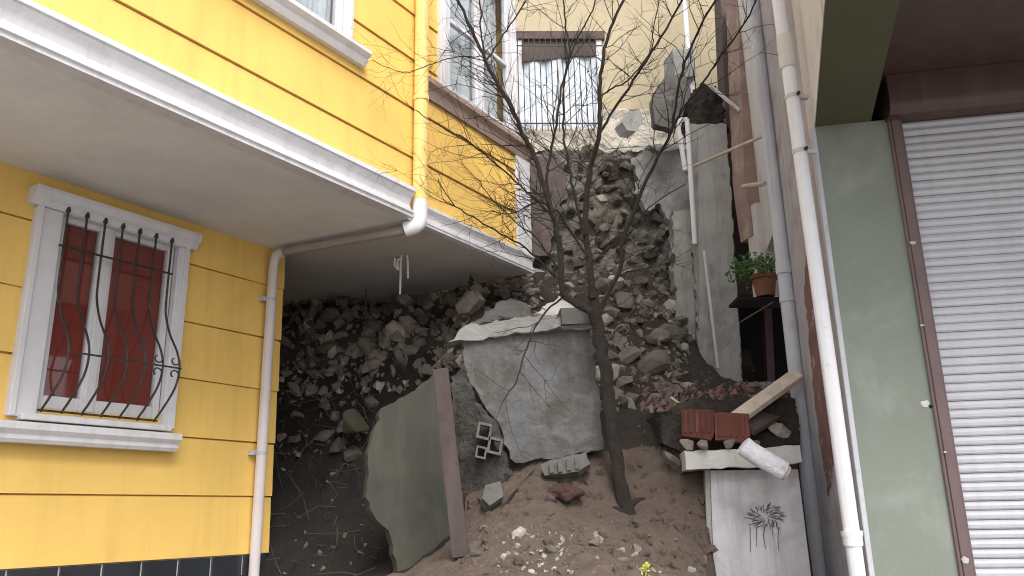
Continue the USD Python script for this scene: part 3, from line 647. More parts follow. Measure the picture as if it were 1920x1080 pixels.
single('loose_rubble', cat_(rubble[:cut]), STONE, 'dark small rubble packed between the larger stones', 'rubble', kind='stuff')
single('loose_rubble', cat_(rubble[cut:]), STONEP, 'pale mortar crumbs among the dark rubble', 'rubble', kind='stuff')
# small grit
gm = []
for mask, n, r0, r1 in ((m_bank, 900, .012, .04), (m_mid, 250, .012, .04), (m_mound, 900, .004, .013), (m_up, 250, .012, .035), (inside(uv, 1190, 690, 1480, 860), 260, .01, .03), (inside(uv, 520, 700, 720, 1080), 50, .01, .04), (inside(uv, 850, 860, 1330, 1000), 500, .004, .014)):
    cand = np.nonzero(mask & facing)[0]; rng.shuffle(cand)
    for c in cand[:n]:
        s_ = stone_mesh(int(rng.integers(30)) + 300, .7, 8); s_.apply_scale(rng.uniform(r0, r1)); s_.apply_transform(trimesh.transformations.random_rotation_matrix(rng.random(3))); s_.apply_translation(pts[c]); gm.append(s_)
gp_ = []
cand = np.nonzero(inside(uv, 930, 1000, 1075, 1078) & facing & (pts[:, 1] < 6))[0]; rng.shuffle(cand)
for c in cand[:170]:
    s_ = stone_mesh(int(rng.integers(30)) + 300, .7, 9); s_.apply_scale(.004 + .022 * rng.random() ** 3); s_.apply_transform(trimesh.transformations.random_rotation_matrix(rng.random(3))); s_.apply_translation(pts[c]); gp_.append(s_)
cl_ = []
cand = np.nonzero(inside(uv, 850, 870, 1330, 1085) & facing & (pts[:, 1] < 6))[0]; rng.shuffle(cand)
for c in cand[:380]:
    s_ = stone_mesh(int(rng.integers(30)) + 700, .6, 14); s_.apply_scale(.012 + .06 * rng.random() ** 2.5); s_.apply_transform(trimesh.transformations.random_rotation_matrix(rng.random(3))); s_.apply_translation(pts[c] - np.array([0, 0, .008])); cl_.append(s_)
single('earth_clods', cat_(cl_), MUD, 'brown clods of earth on the mound', 'earth', kind='stuff')
single('pale_grit', cat_(gp_), STONEP, 'patch of pale gravel on the lower mound', 'gravel', kind='stuff')
single('loose_grit', cat_(gm), STONE, 'loose crumbs of stone and mortar strewn over bank and mound', 'rubble', kind='stuff')
# dry stalks and roots hanging over the bank
st = []
for mask, n in ((m_bank, 150), (inside(uv, 520, 640, 720, 1080), 120), (m_mid, 40), (m_up, 50)):
    cand = np.nonzero(mask & facing)[0]; rng.shuffle(cand)
    for c in cand[:n]:
        L = rng.uniform(.08, .38); d = np.array([rng.normal(0, .5), -rng.uniform(.1, .7), rng.uniform(-1, .8)]); d /= np.linalg.norm(d)
        p0 = pts[c]; p1 = p0 + d * L * .5; p2 = p1 + (d + rng.normal(0, .4, 3)) * L * .5
        st.append(tube([p0, p1, p2], [.004, .003, .0015], 4, False))
single('dry_stalks', cat_(st), DRY, 'dry stalks and roots straggling over the dark bank', 'dry weeds', kind='stuff')

# ---------------------------------------------------------------- cream house behind, with a barred window
CD = 10.2
ch = Thing('cream_house', 'cream rendered house high behind the bank with a barred window', 'house', P(1130, 290, CD))
def cpl(px, D, thick, **k): return slab(px, D, thick, ctr=(1130, 150), **k)
ch.addw('wall', cpl([(700, -400), (1600, -400), (1600, 205), (1128, 205), (1128, 62), (968, 62), (968, 205), (700, 205)], CD, .3), CREAM)
ch.addw('wall_foot', cpl([(700, 206), (968, 206), (968, 242), (1128, 242), (1128, 206), (1600, 206), (1600, 300), (1240, 300), (1200, 286), (1150, 296), (1090, 290), (1040, 302), (985, 296), (700, 300)], CD - .05, .4, sub=.08, rough=.05, seed=4), ROUGHPL, label='rough broken render along the foot of the cream wall')
wnd = ch.addw('window', cat_([cpl([(968, 60), (978, 60), (978, 243), (968, 243)], CD - .03, .12), cpl([(1118, 60), (1128, 60), (1128, 243), (1118, 243)], CD - .03, .12), cpl([(978, 60), (1118, 60), (1118, 70), (978, 70)], CD - .03, .12), cpl([(978, 235), (1118, 235), (1118, 243), (978, 243)], CD - .03, .12), cpl([(1044, 70), (1052, 70), (1052, 235), (1044, 235)], CD + .0, .08)]), WHITE, label='white framed window behind iron bars')
shm = cpl([(978, 70), (1118, 70), (1118, 235), (978, 235)], CD + .03, .006, sub=.05)
shm.vertices[:, 1] += .03 * np.sin(shm.vertices[:, 0] * 21) * np.sin(shm.vertices[:, 2] * 3.1) + .02 * (meshkit.fbm(shm.vertices * 6, 3, 4) - .5)
ch.addw('sheet', shm, mat('sky_reflection_sheet', (0.72, 0.77, 0.86), var=.16, scale=7, rough=.35, bump=.5, bscale=9, dist=.03), wnd, smooth=60, label='bluish white sheet painted as sky reflected in the barred window')  # bluish white colour stands in for sky reflected by the window glass
ch.addw('lintel', cpl([(962, 58), (1134, 58), (1134, 72), (962, 72)], CD - .06, .08), DARKW, wnd)
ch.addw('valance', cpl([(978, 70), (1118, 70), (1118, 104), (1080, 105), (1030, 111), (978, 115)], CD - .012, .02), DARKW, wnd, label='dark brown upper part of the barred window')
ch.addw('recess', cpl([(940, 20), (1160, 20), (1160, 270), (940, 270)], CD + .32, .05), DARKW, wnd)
gr = ch.addw('grille', cat_([cpl([(966, v), (1130, v), (1130, v + 2.2), (966, v + 2.2)], CD - .16, .012) for v in (84, 230)]), IRON, label='iron bars over the window')
for u in np.arange(972, 1128, 10.6):
    p = P(u, 160, CD - .16); top, bot = P(u, 66, CD - .16)[2], P(u, 246, CD - .16)[2]
    ch.addw('bar', tube([(p[0], p[1], bot), (p[0], p[1], top)], .0075, 5), IRON, gr)
# cracked chunks of render still clinging
# concrete ledge
single('concrete_ledge', slab([(1060, 292), (1100, 284), (1160, 276), (1282, 268), (1284, 284), (1180, 292), (1120, 300), (1070, 304)], 8.95, 1.2, sub=.09, rough=.035, seed=8), CONCW, 'pale broken concrete ledge jutting above the stone wall', 'ledge')
# upper stone wall
uw = Thing('stone_wall', 'crumbling rubble-stone retaining wall below the cream house', 'wall', P(1130, 560, 9.1))
uwm = slab([(985, 280), (1300, 280), (1300, 600), (985, 600)], 8.75, .5, lean=8, sub=.06, rough=.13, seed=21, ctr=(1130, 420))
uw.addw('core', uwm, MASON, smooth=50)
y_ = math.radians(8)
pc = P(1130, 420, 8.74); ey_ = np.array([0, math.sin(y_), math.cos(y_)]); nn_ = np.cross([1, 0, 0], ey_)
row = 0; v = 312
while v < 575:
    hgt = rng.uniform(13, 26); u = 1003 + rng.uniform(0, 18)
    while u < 1262:
        wd = rng.uniform(14, 38)
        if not (u > 1190 and v < 390) and not (u < 1062 and v < 470 and rng.random() < .8) and rng.random() < .9:
            p = onpl(u + wd / 2 + rng.normal(0, 6), v + hgt / 2 + rng.normal(0, 9), pc, nn_)
            s_ = stone_mesh(int(rng.integers(1e6)), .8, 16)
            s_.apply_transform(np.diag([wd * .0034, .10, hgt * .0037, 1])); s_.apply_transform(trimesh.transformations.rotation_matrix(rng.normal(0, .7), nn_))
            s_.apply_translation(p + nn_ * rng.uniform(-.04, .05))
            uw.addw('stone', s_, STONEP if rng.random() < (.10 if v < 490 else .35) else STONE)
        u += wd * rng.uniform(.85, 1.2)
    v += hgt * .85
uw.addw('plaster_remnant', slab([(1188, 300), (1210, 284), (1290, 280), (1292, 640), (1268, 640), (1258, 560), (1256, 420), (1238, 384), (1215, 392), (1195, 366)], 8.6, .12, lean=6, sub=.06, rough=.03, jag=.02, seed=31), CONC, label='grey plaster remnant on the right of the stone wall')
uw.addw('plaster_remnant', slab([(994, 296), (1056, 300), (1062, 360), (1040, 420), (1030, 480), (996, 476)], 8.45, .1, lean=4, sub=.06, rough=.02, jag=.015, seed=33), REND, label='dark purplish render remnant beside the yellow house')
uw.addw('cap_shadow_stone', slab([(1058, 304), (1196, 296), (1190, 330), (1130, 340), (1062, 326)], 8.85, .2, sub=.08, rough=.05, seed=35), EARTH)  # dark slab painted in for the shade below the concrete ledge

# ---------------------------------------------------------------- concrete column and brown building right of the gap
single('concrete_column', slab([(1292, 232), (1362, 232), (1392, 716), (1312, 716)], 7.55, .4, yaw=-8, sub=.12, rough=.018, seed=41, jag=.006), CONCL, 'tall grey concrete column beside the narrow dark opening', 'column')
single('concrete_pilaster', slab([(1262, 392), (1296, 392), (1310, 700), (1268, 690)], 7.75, .3, yaw=-4, sub=.1, rough=.02, seed=42, jag=.012), CONCL, 'chipped lower concrete pier left of the tall column', 'pier')
bb_ = Thing('brown_building', 'narrow dark brown wall with a black doorway behind the plant pot', 'building', P(1420, 720, 7.4))
bb_.addw('wall', slab([(1338, -300), (1600, -300), (1600, 552), (1376, 552)], 8.2, .3), DARKW)
bb_.addw('jamb', slab([(1350, 553), (1384, 553), (1396, 760), (1360, 760)], 7.9, .3), DARKW)
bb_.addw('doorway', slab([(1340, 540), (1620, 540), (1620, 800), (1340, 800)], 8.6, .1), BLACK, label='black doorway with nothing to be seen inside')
bb_.addw('door_leaf', slab([(1432, 560), (1446, 560), (1454, 726), (1440, 726)], 8.3, .04, yaw=30), mat('dark_red_door', (0.05, 0.018, 0.018), rough=.6), label='dark red edge of a door standing in the doorway')
pil = slab([(1374, -200), (1414, -200), (1432, 440), (1412, 440), (1396, 330)], 7.3, .25, yaw=12, sub=.12, rough=.012, seed=51)
bb_.addw('pilaster', pil, PINKP, label='pinkish brown rendered pilaster')
bb_.addw('pilaster', slab([(1416, 380), (1444, 380), (1462, 560), (1432, 556)], 7.2, .2, yaw=10, sub=.12, rough=.012, seed=52), PALE, label='pale cream lower pilaster left of the grey pipe')
bb_.addw('threshold', slab([(1372, 716), (1500, 716), (1506, 745), (1376, 745)], 7.3, .8, sub=.1, rough=.02, seed=53), CONC)
# poles, rods
def pole(name, a, b, D, r, mt, label, cat, D2=None, n=8):
    return single(name, tube([P(*a, D), P(*b, D2 or D)], r, n), mt, label, cat, smooth=40)
p_ = P(1300, 200, 8.6); p2_ = P(1296, -40, 8.6)
single('white_pole', tube([(p_[0], p_[1], p_[2]), (p_[0], p_[1], p_[2] + 1.7)], .032, 10), PVC, 'white plastic pipe end standing up against the cream wall', 'pipe', smooth=40)
tp = Thing('twin_conduit', 'pair of thin white conduits running down beside the concrete column', 'conduit', P(1294, 460, 7.45))
for (a, b) in (((1288, 224), (1303, 458)), ((1272, 240), (1285, 320))):
    pa_, pb_ = P(*a, 7.45), P(*b, 7.42)
    tp.addw('pipe', tube([pa_, pb_], .024, 10), PVC, smooth=40)
tp.addw('elbow', tube(spline([P(1272, 241, 7.45), P(1276, 226, 7.45), P(1288, 224, 7.45)], 5), .024, 10), PVC, smooth=40)
tp.addw('pipe', tube([P(1320, 470, 7.40), P(1346, 690, 7.36)], .014, 8), PVCG, smooth=40)
pole('rod', (1300, 312), (1432, 254), 7.2, .016, WOODP, 'beige rod slanting across from the column to the grey pipe', 'rod', 6.1)
pole('bracket', (1393, 350), (1434, 344), 7.0, .022, WOODP, 'short beige bracket sticking out of the pinkish pilaster', 'bracket', 6.4)
pole('metal_strut', (1335, 164), (1388, 208), 7.6, .020, CONCW, 'short pale strut poking out of the torn rubble on the column', 'strut', 7.3)
# debris on top of the column
single('fallen_plaque', slab([(1222, 192), (1232, 160), (1258, 140), (1284, 132), (1296, 178), (1284, 226), (1256, 242), (1230, 232)], 8.3, .09, yaw=14, lean=10, sub=.06, rough=.012, jag=.01, seed=61), CONCD, 'rounded grey slab leaning below the cream wall', 'slab')
single('grey_block', slab([(1260, 92), (1302, 90), (1304, 142), (1266, 146)], 8.5, .3, yaw=10, sub=.08, rough=.015, seed=62), CONC, 'square grey-green block behind the rounded slab', 'block')
single('torn_lump', slab([(1296, 170), (1330, 158), (1356, 176), (1360, 250), (1340, 240), (1330, 252), (1316, 238), (1300, 246), (1288, 230)], 7.7, .3, sub=.05, rough=.09, jag=.025, seed=63), EARTH, 'torn dark lump of mortar and roots on top of the column', 'mortar lump')
single('broken_block', slab([(1166, 228), (1180, 208), (1200, 206), (1206, 228), (1192, 246), (1176, 244)], 8.9, .2, yaw=20, sub=.06, rough=.02, seed=64), CONC, 'small pinkish grey block sitting on the pale ledge', 'block')

# ---------------------------------------------------------------- big fallen slab and debris in front of the bank
fs = Thing('fallen_slab', 'big blue-grey concrete slab fallen upright in the middle of the bank', 'concrete slab', P(1030, 860, 5.82))
fs.addw('face', slab([(868, 628), (1106, 612), (1118, 700), (1134, 842), (1060, 856), (966, 868), (948, 830), (930, 790), (900, 750), (872, 700)], 5.86, .12, yaw=4, lean=7, sub=.05, rough=.014, jag=.008, seed=71), CONCB)
fs.addw('lip', slab([(838, 640), (870, 612), (990, 592), (1106, 594), (1108, 616), (990, 622), (880, 640)], 5.86, .2, yaw=4, lean=0, sub=.05, rough=.02, jag=.008, seed=72), CONC)
cr_ = [(940, 640), (930, 690), (968, 726), (972, 780), (990, 832)]
single('broken_capping', slab([(884, 606), (930, 572), (968, 562), (988, 570), (1000, 592), (930, 602)], 6.1, .16, yaw=-10, lean=25, sub=.05, rough=.03, jag=.012, seed=73), CONCD, 'ragged grey concrete lump on the left of the slab top', 'concrete lump')
single('broken_capping', slab([(1000, 590), (1034, 566), (1052, 556), (1100, 584), (1106, 594)], 6.1, .2, yaw=8, lean=30, sub=.05, rough=.03, jag=.01, seed=74), PALE, 'whitish broken capping stone on the slab top beside the trunk', 'capping stone')
single('dark_block', slab([(1052, 578), (1108, 576), (1110, 606), (1054, 608)], 5.85, .2, yaw=6, sub=.06, rough=.012, seed=75), CONCD, 'brownish block on the right end of the slab top', 'block')
# green-grey plaster panel and the leaning board
single('plaster_panel', slab([(818, 698), (772, 736), (716, 764), (700, 812), (690, 850), (692, 880), (686, 930), (700, 966), (726, 994), (742, 1050), (760, 1180), (900, 1180), (878, 1060), (850, 900), (836, 780)], 5.3, .10, yaw=22, lean=6, sub=.06, rough=.008, jag=.005, seed=81), DKPL, 'smooth green-grey plaster panel with a curved broken left edge', 'plaster panel')
pbd = [P(824, 690, 5.0), P(868, 1180, 4.75)]
def board(a, b, w, t, rollv=(0, -1, 0)):
    a, b = np.asarray(a), np.asarray(b); d = b - a; L = np.linalg.norm(d); d /= L
    nrm_ = np.array(rollv, float); nrm_ -= d * (nrm_ @ d); nrm_ /= np.linalg.norm(nrm_); s_ = np.cross(d, nrm_)
    m = bx(0, L, -w / 2, w / 2, -t / 2, t / 2, min(w, t) * .08)
    T = np.eye(4); T[:3, 0], T[:3, 1], T[:3, 2], T[:3, 3] = d, s_, nrm_, a
    m.apply_transform(T); return m
single('timber_board', board(P(826, 692, 5.0), P(864, 1045, 4.85), .095, .03), WOODR, 'long pinkish brown board leaning on the green-grey panel', 'board')
single('timber_board', board(P(862, 1042, 4.9), P(866, 1200, 4.7), .05, .03), WOODR, 'short lower board end under the long pinkish board', 'board')
single('dark_stick', tube(spline([P(1012, 872, 5.9), P(960, 930, 5.5), P(905, 1000, 5.1), P(866, 1052, 4.8)], 4), .011, 6), BARK, 'thin dark stick lying from the slab down to the board', 'stick')
# side piece of concrete between board and slab
single('mortar_piece', slab([(846, 706), (862, 690), (876, 740), (902, 776), (926, 820), (944, 900), (930, 950), (880, 1010), (866, 960), (856, 860)], 5.75, .25, yaw=-25, sub=.06, rough=.03, jag=.012, seed=84), DKMORT, 'long dark grey mortar piece between board and slab', 'mortar piece')
# hollow block (lattice)
hb = Thing('hollow_block', 'broken hollow block with three open cells left of the slab foot', 'hollow block', P(918, 828, 5.6))
def cell(c, s, th, D):
    ang = np.radians(np.array([45, 135, 225, 315]) + th); o = [(c[0] + s * math.cos(a), c[1] + s * 1.15 * math.sin(a)) for a in ang]
    i = [(c[0] + s * .68 * math.cos(a), c[1] + s * .68 * 1.15 * math.sin(a)) for a in ang]
    ms = []
    for k in range(4): ms.append(slab([o[k], o[(k + 1) % 4], i[(k + 1) % 4], i[k]], D, .09, ctr=c))
    return cat_(ms)
for c in ((908, 808), (928, 836), (902, 848)): hb.addw('cell', cell(c, 19 if c[0] != 902 else 14, 12, 5.6), CONCD)
single('grey_chunk', slab([(910, 910), (938, 902), (944, 930), (918, 948), (904, 934)], 5.4, .12, yaw=10, lean=20, sub=.04, rough=.008, seed=85), CONCD, 'small grey concrete chunk beside the dark stick', 'concrete chunk')
rb = Thing('ribbed_fragment', 'grey ribbed concrete fragment lying at the foot of the slab', 'concrete fragment', P(1060, 875, 5.72))
rb.addw('body', slab([(1014, 872), (1030, 862), (1098, 850), (1106, 870), (1084, 884), (1020, 892)], 5.6, .12, yaw=-6, lean=12, sub=.03, rough=.008, jag=.004, seed=86), CONCD)
for u in (1030, 1046, 1062, 1078): rb.addw('rib', slab([(u, 868 - (u - 1030) * .18), (u + 8, 867 - (u - 1030) * .18), (u + 9, 886 - (u - 1030) * .15), (u + 1, 887 - (u - 1030) * .15)], 5.57, .03), CONCD)
rag = trimesh.creation.icosphere(3, 1.0); rag.vertices *= np.array([.12, .09, .05]); rag.vertices += rag.vertex_normals * (meshkit.fbm(rag.vertices * 18, 3, 4)[:, None] - .5) * .09
rag.apply_translation(P(1062, 924, 5.45)); single('red_rag', rag, RAG, 'crumpled faded red cloth half buried under the ribbed fragment', 'cloth', smooth=60)

# ---------------------------------------------------------------- graffiti panel, slab, bricks, timber on the right
gpan = Thing('graffiti_panel', 'whitish rendered low wall panel with a black sprayed flower', 'wall panel', P(1430, 1080, 5.5))
gD, gY = 5.5, -6
gpan.addw('panel', slab([(1332, 882), (1496, 880), (1548, 1300), (1346, 1300)], gD, .12, yaw=gY, ctr=(1430, 960)), mat('grey_white_render', (0.52, 0.51, 0.53), var=.08, scale=3, rough=.85, bump=.2, stain=(0.36, 0.34, 0.34), sscale=3, slo=.5, shi=.75, streak=(0.28, 0.26, 0.25), stf=0.8))
gpan.addw('edge_joint', slab([(1322, 880), (1331, 880), (1344, 1300), (1334, 1300)], gD + .0, .10, yaw=gY, ctr=(1430, 960)), CONC)
def gstroke(p, w):
    p = np.array(p, float); d = np.gradient(p, axis=0); d /= np.linalg.norm(d, axis=1)[:, None] + 1e-9; nrm2 = np.column_stack([-d[:, 1], d[:, 0]])
    w = np.linspace(w, w * .5, len(p))[:, None]
    return slab(np.vstack([p + nrm2 * w, (p - nrm2 * w)[::-1]]), gD, .003, yaw=gY, ctr=(1430, 960))
yy = math.radians(gY); gnn = np.array([math.sin(yy), -math.cos(yy), 0])
r3 = np.random.default_rng(12)
def spray(px, ln, w):
    m = gstroke(px, w); m.apply_translation(gnn * .0045); return m
gs = []
for k in range(74):                                 # petals: curved dabs radiating from the heart of the flower
    a = k * 2.39996 + r3.uniform(-.15, .15); r0 = 3 + 17 * (k / 74) ** .6; r1 = r0 + r3.uniform(4, 9); c = (1436, 968)
    pt = [(c[0] + r_ * 1.5 * math.cos(a + t_), c[1] + r_ * math.sin(a + t_)) for r_, t_ in ((r0, 0), ((r0 + r1) / 2, .12), (r1, .16))]
    gs.append(spray(spline(pt, 3), 0, r3.uniform(.5, 1.25)))
for k in range(5):
    u = 1408 + k * 14 + r3.uniform(-4, 4); y0_ = 984 + r3.uniform(-6, 6)
    gs.append(spray(spline([(u, y0_), (u + r3.normal(0, 1.5), y0_ + 18), (u + r3.normal(0, 2), y0_ + 26 + r3.uniform(0, 34))], 4), 0, r3.uniform(.5, .9)))
gpan.addw('sprayed_flower', cat_(gs), SPRAY, label='black sprayed flower with paint running down', kind='stuff')
single('white_slab', slab([(1284, 846), (1420, 842), (1500, 834), (1504, 866), (1420, 874), (1286, 880)], 5.4, .55, yaw=-6, sub=.08, rough=.006, jag=.003, seed=91), CONCW, 'whitish concrete slab capping the graffiti panel', 'slab')
# bricks: a piece of brick wall
bt = Thing('brick_fragment', 'red clay brick block lying on debris above the white slab', 'bricks', P(1340, 825, 5.6))
for i, (a, b) in enumerate(((1276, 1338), (1339, 1404))):
    dv = [0, 7][i]
    bt.addw('brick', slab([(a, 766 + dv), (b, 767 + dv + 2), (b + 2, 810 + dv), (b - 4, 824 + dv), (a + 3, 817 + dv)], 5.52, .16, yaw=-14 - i * 3, sub=.04, rough=.006, jag=.003, seed=95 + i, ctr=(1340, 795)), BRICK)
    for k in range(5):
        ru = a + 6 + k * 11
        bt.addw('rib', slab([(ru, 770 + dv + k * .4), (ru + 6, 770 + dv + k * .4), (ru + 6, 811 + dv), (ru + 1, 811 + dv)], 5.512, .02, yaw=-14 - i * 3, sub=.05, rough=.003, seed=k, ctr=(1340, 795)), BRICK)
single('timber_plank', board(P(1376, 788, 5.6), P(1496, 702, 5.75), .10, .05, (-.5, -1, .6)), WOODP, 'pale raw timber plank propped against the grey pipe', 'plank')
single('timber_plank', board(P(1402, 804, 5.62), P(1480, 760, 5.9), .11, .05, (-.3, -1, .5)), DARKW, 'dark plank below the pale propped plank', 'plank')
roll = []
pp = spline([P(1392, 834, 5.15), P(1410, 848, 5.15), P(1440, 866, 5.14), P(1470, 884, 5.15)], 8)
rl = tube(pp, .060 + .004 * meshkit.noise(pp * 17, 3) - np.r_[[.02], np.zeros(len(pp) - 2), [.012]], 18)
rt = Thing('cloth_roll', 'rolled dirty white cloth hanging over the edge of the white slab', 'cloth roll', P(1430, 860, 5.15))
rt.addw('roll', rl, CLOTH, smooth=50)
rt.addw('end', tube([P(1468, 883, 5.15), P(1476, 888, 5.15)], [.058, .045], 16), WOODP, smooth=40)
for (u, v, s, D, pale, lb) in ((1290, 834, .07, 5.45, 0, 'dark stone wedged under the left end of the brick block'), (1320, 834, .06, 5.4, 0, 'dark stone between brick block and white slab'), (1366, 832, .05, 5.4, 0, 'small dark stone beside the cloth roll'), (1462, 806, .11, 5.75, 1, 'grey stone leaning against the grey pipe above the slab'), (1480, 780, .08, 5.85, 0, 'brown stone behind the dark plank'), (1230, 745, .08, 6.1, 0, 'reddish lump left of the brick block'), (1290, 722, .07, 6.2, 1, 'pale stone behind the brick block'), (1255, 860, .10, 5.7, 0, 'dark mossy stone under the white slab end'), (1420, 832, .05, 5.5, 0, 'small stone behind the cloth roll')):
    put_stone(P(u, v, D), s, int(rng.integers(14)), pale, lb, 'stones round the brick block')
# reddish debris
dm = []
for k in range(150):
    u, v = rng.uniform(1205, 1460), rng.uniform(712, 770)
    s_ = stone_mesh(400 + k % 25, .7, 9); s_.apply_scale(rng.uniform(.012, .045)); s_.apply_transform(trimesh.transformations.random_rotation_matrix(rng.random(3))); s_.apply_translation(P(u, v, 6.15 - (v - 712) * .006) + np.array([0, 0, -.02])); dm.append(s_)
single('brick_rubble', cat_(dm), RUBR, 'reddish brick rubble heaped in front of the column foot', 'rubble', kind='stuff')
pole('pale_sliver', (1258, 745), (1290, 768), 5.9, .008, WOODP, 'thin pale sliver lying on the reddish rubble', 'sliver')
single('ledge_fill', slab([(1236, 770), (1300, 752), (1490, 748), (1500, 850), (1284, 850), (1244, 830)], 5.75, .6, sub=.07, rough=.05, seed=120), EARTH, 'dark earth packed behind the brick block', 'earth')
# ---------------------------------------------------------------- plant pot
pot = Thing('plant_pot', 'terracotta pot with a bushy green fern in the dark doorway', 'plant pot', P(1436, 556, 6.6))
pz = P(1436, 556, 6.6)
pr_ = np.array([(0, 0), (.075, 0), (.10, .15), (.115, .15), (.115, .185), (.10, .185), (.095, .16), (0, .16)])
pot.add('pot', trimesh.creation.revolve(pr_, sections=20), TERRA, smooth=35)
lv = []
r4 = np.random.default_rng(5)
for k in range(420):
    a = r4.uniform(0, 2 * math.pi); el = r4.uniform(-.3, 1.3); R = r4.uniform(.10, .26)
    c = np.array([R * math.cos(a) * math.cos(el) - .05, R * math.sin(a) * math.cos(el), .20 + R * math.sin(el) * .75])
    if c[2] < .06: continue
    d = r4.normal(size=3); d /= np.linalg.norm(d); e = np.cross(d, r4.normal(size=3)); e /= np.linalg.norm(e); L = r4.uniform(.015, .032)
    lv.append((np.array([c - d * L, c + e * L * .5, c + d * L, c - e * L * .5]), np.array([[0, 1, 2], [0, 2, 3]])))
V = np.vstack([a for a, b in lv]); Fm = np.vstack([b + 4 * i for i, (a, b) in enumerate(lv)])
pot.add('leaves', trimesh.Trimesh(V, Fm, process=False), LEAF, kind='stuff')
pot.add('stems', cat_([tube(spline([(0, 0, .15), (.08 * math.cos(a), .08 * math.sin(a), .28), (.2 * math.cos(a) - .04, .2 * math.sin(a), .25 + .1 * math.sin(a * 3))], 3), .003, 4) for a in np.linspace(0, 6, 16)]), LEAF)
single('pot_shelf', slab([(1382, 557), (1486, 557), (1486, 562), (1383, 562)], 6.55, .28), BLACK, 'narrow black shelf carrying the terracotta pot', 'shelf')
pole('thin_rail', (1388, 604), (1450, 566), 6.5, .006, DARKW, 'thin slanting rail below the terracotta pot', 'rail')
# spring of yellow-green leaves at the bottom edge
wd = Thing('weed', 'small yellow-green weed sprouting at the bottom of the mound', 'weed', P(1210, 1085, 4.25))
r5 = np.random.default_rng(2); lv = []
for k in range(26):
    c = np.array([r5.normal(0, .018), r5.normal(0, .018), r5.uniform(.01, .075)]); d = r5.normal(size=3); d[2] = abs(d[2]); d /= np.linalg.norm(d); e = np.cross(d, r5.normal(size=3)); e /= np.linalg.norm(e); L = r5.uniform(.008, .016)
    lv.append((np.array([c - d * L, c + e * L * .55, c + d * L, c - e * L * .55]), np.array([[0, 1, 2], [0, 2, 3]])))
wd.add('leaves', trimesh.Trimesh(np.vstack([a for a, b in lv]), np.vstack([b + 4 * i for i, (a, b) in enumerate(lv)]), process=False), LEAFY, kind='stuff')
wd.add('stem', tube([(0, 0, -.05), (.005, 0, .06)], .004, 5), LEAFY)
# hooked wires sticking up before the soffit
wD = soffD(757, 476)[1]
hw = Thing('bent_wire', 'hooked white reinforcing wire hanging from the soffit over the bank', 'wire', P(750, 548, wD))
for pxs in ([(750, 552), (751, 520), (752, 486), (757, 477), (764, 483), (765, 522)], [(741, 484), (740, 496), (747, 506), (745, 490), (752, 484)]):
    hw.addw('wire', tube(spline([P(u, v, wD - .004) for u, v in pxs], 4), .0085, 6), PVC, smooth=40)
hw2 = Thing('wire_stub', 'thin straight wire stub standing in the bank left of the hooked one', 'wire', P(686, 590, 6.8))
hw2.addw('wire', tube([P(686, 592, 6.85), P(686, 542, 6.85)], .007, 6), DRY)
# mossy boulder seen in the dark hollow
single('mossy_boulder', (lambda s: (s.apply_scale(.19), s.apply_translation(P(664, 790, 6.3)), s)[2])(trimesh.smoothing.filter_laplacian(stone_mesh(9, .8, 14).subdivide().subdivide(), iterations=1)), mat('mossy_rock', (0.055, 0.053, 0.034), var=.25, scale=6, rough=.95, bump=.4), 'smooth mossy boulder in the dark hollow left of the panel', 'boulder', smooth=60)

# ---------------------------------------------------------------- the bare tree
TD = 5.6
tree = Thing('bare_tree', 'bare dark tree with many thin twigs growing from the mound', 'tree', P(1175, 970, TD))
nb = 0
def limb(pxs, w0, w1, D0, D1, name='branch', k=5, n=8, jit=.004):
    pxs = np.array(pxs, float); Ds = np.linspace(D0, D1, len(pxs))
    pts3 = spline([P(u, v, d) for (u, v), d in zip(pxs, Ds)], k)
    px_r = np.linspace(w0, w1, len(pts3)) / 2 * np.linspace(D0, D1, len(pts3)) / FPX
    pts3[1:-1] += rng.normal(0, jit, pts3[1:-1].shape)
    return pts3, px_r
branches = []
tw = []
tp3, tr3 = limb([(1182, 985), (1168, 930), (1155, 850), (1146, 780), (1136, 700), (1124, 630), (1114, 575), (1110, 548)], 44, 34, TD, TD + .15, k=6)
tr3 = np.interp(np.linspace(0, 1, len(tr3)), [0, .05, .2, .5, .8, 1], np.array([58, 36, 24, 25, 25, 20]) / 2 * TD / FPX)
trk = tube(tp3, tr3, 16)
trk.vertices += trk.vertex_normals * (meshkit.fbm(trk.vertices * np.array([22, 22, 6]), 3, 2)[:, None] - .5) * .022
tree.addw('trunk', trk, BARK, smooth=60)
for a, L in ((.3, .17), (2.3, .14), (3.6, .16), (5.3, .13)):
    b0 = P(1178, 972, TD)
    qs = [b0 + np.array([0, 0, .07])] + [b0 + np.array([math.cos(a + .25 * math.sin(t_ * 5)), math.sin(a + .25 * math.sin(t_ * 5)), 0]) * L * t_ for t_ in (.3, .65, 1.0)]
    for q_, dz_ in zip(qs[1:], (-.004, -.016, -.05)): q_[2] = terr([q_[:2]])[0] + dz_
    tree.addw('root', tube(spline(qs, 5), np.linspace(.034, .008, 16), 8), BARK, smooth=60)
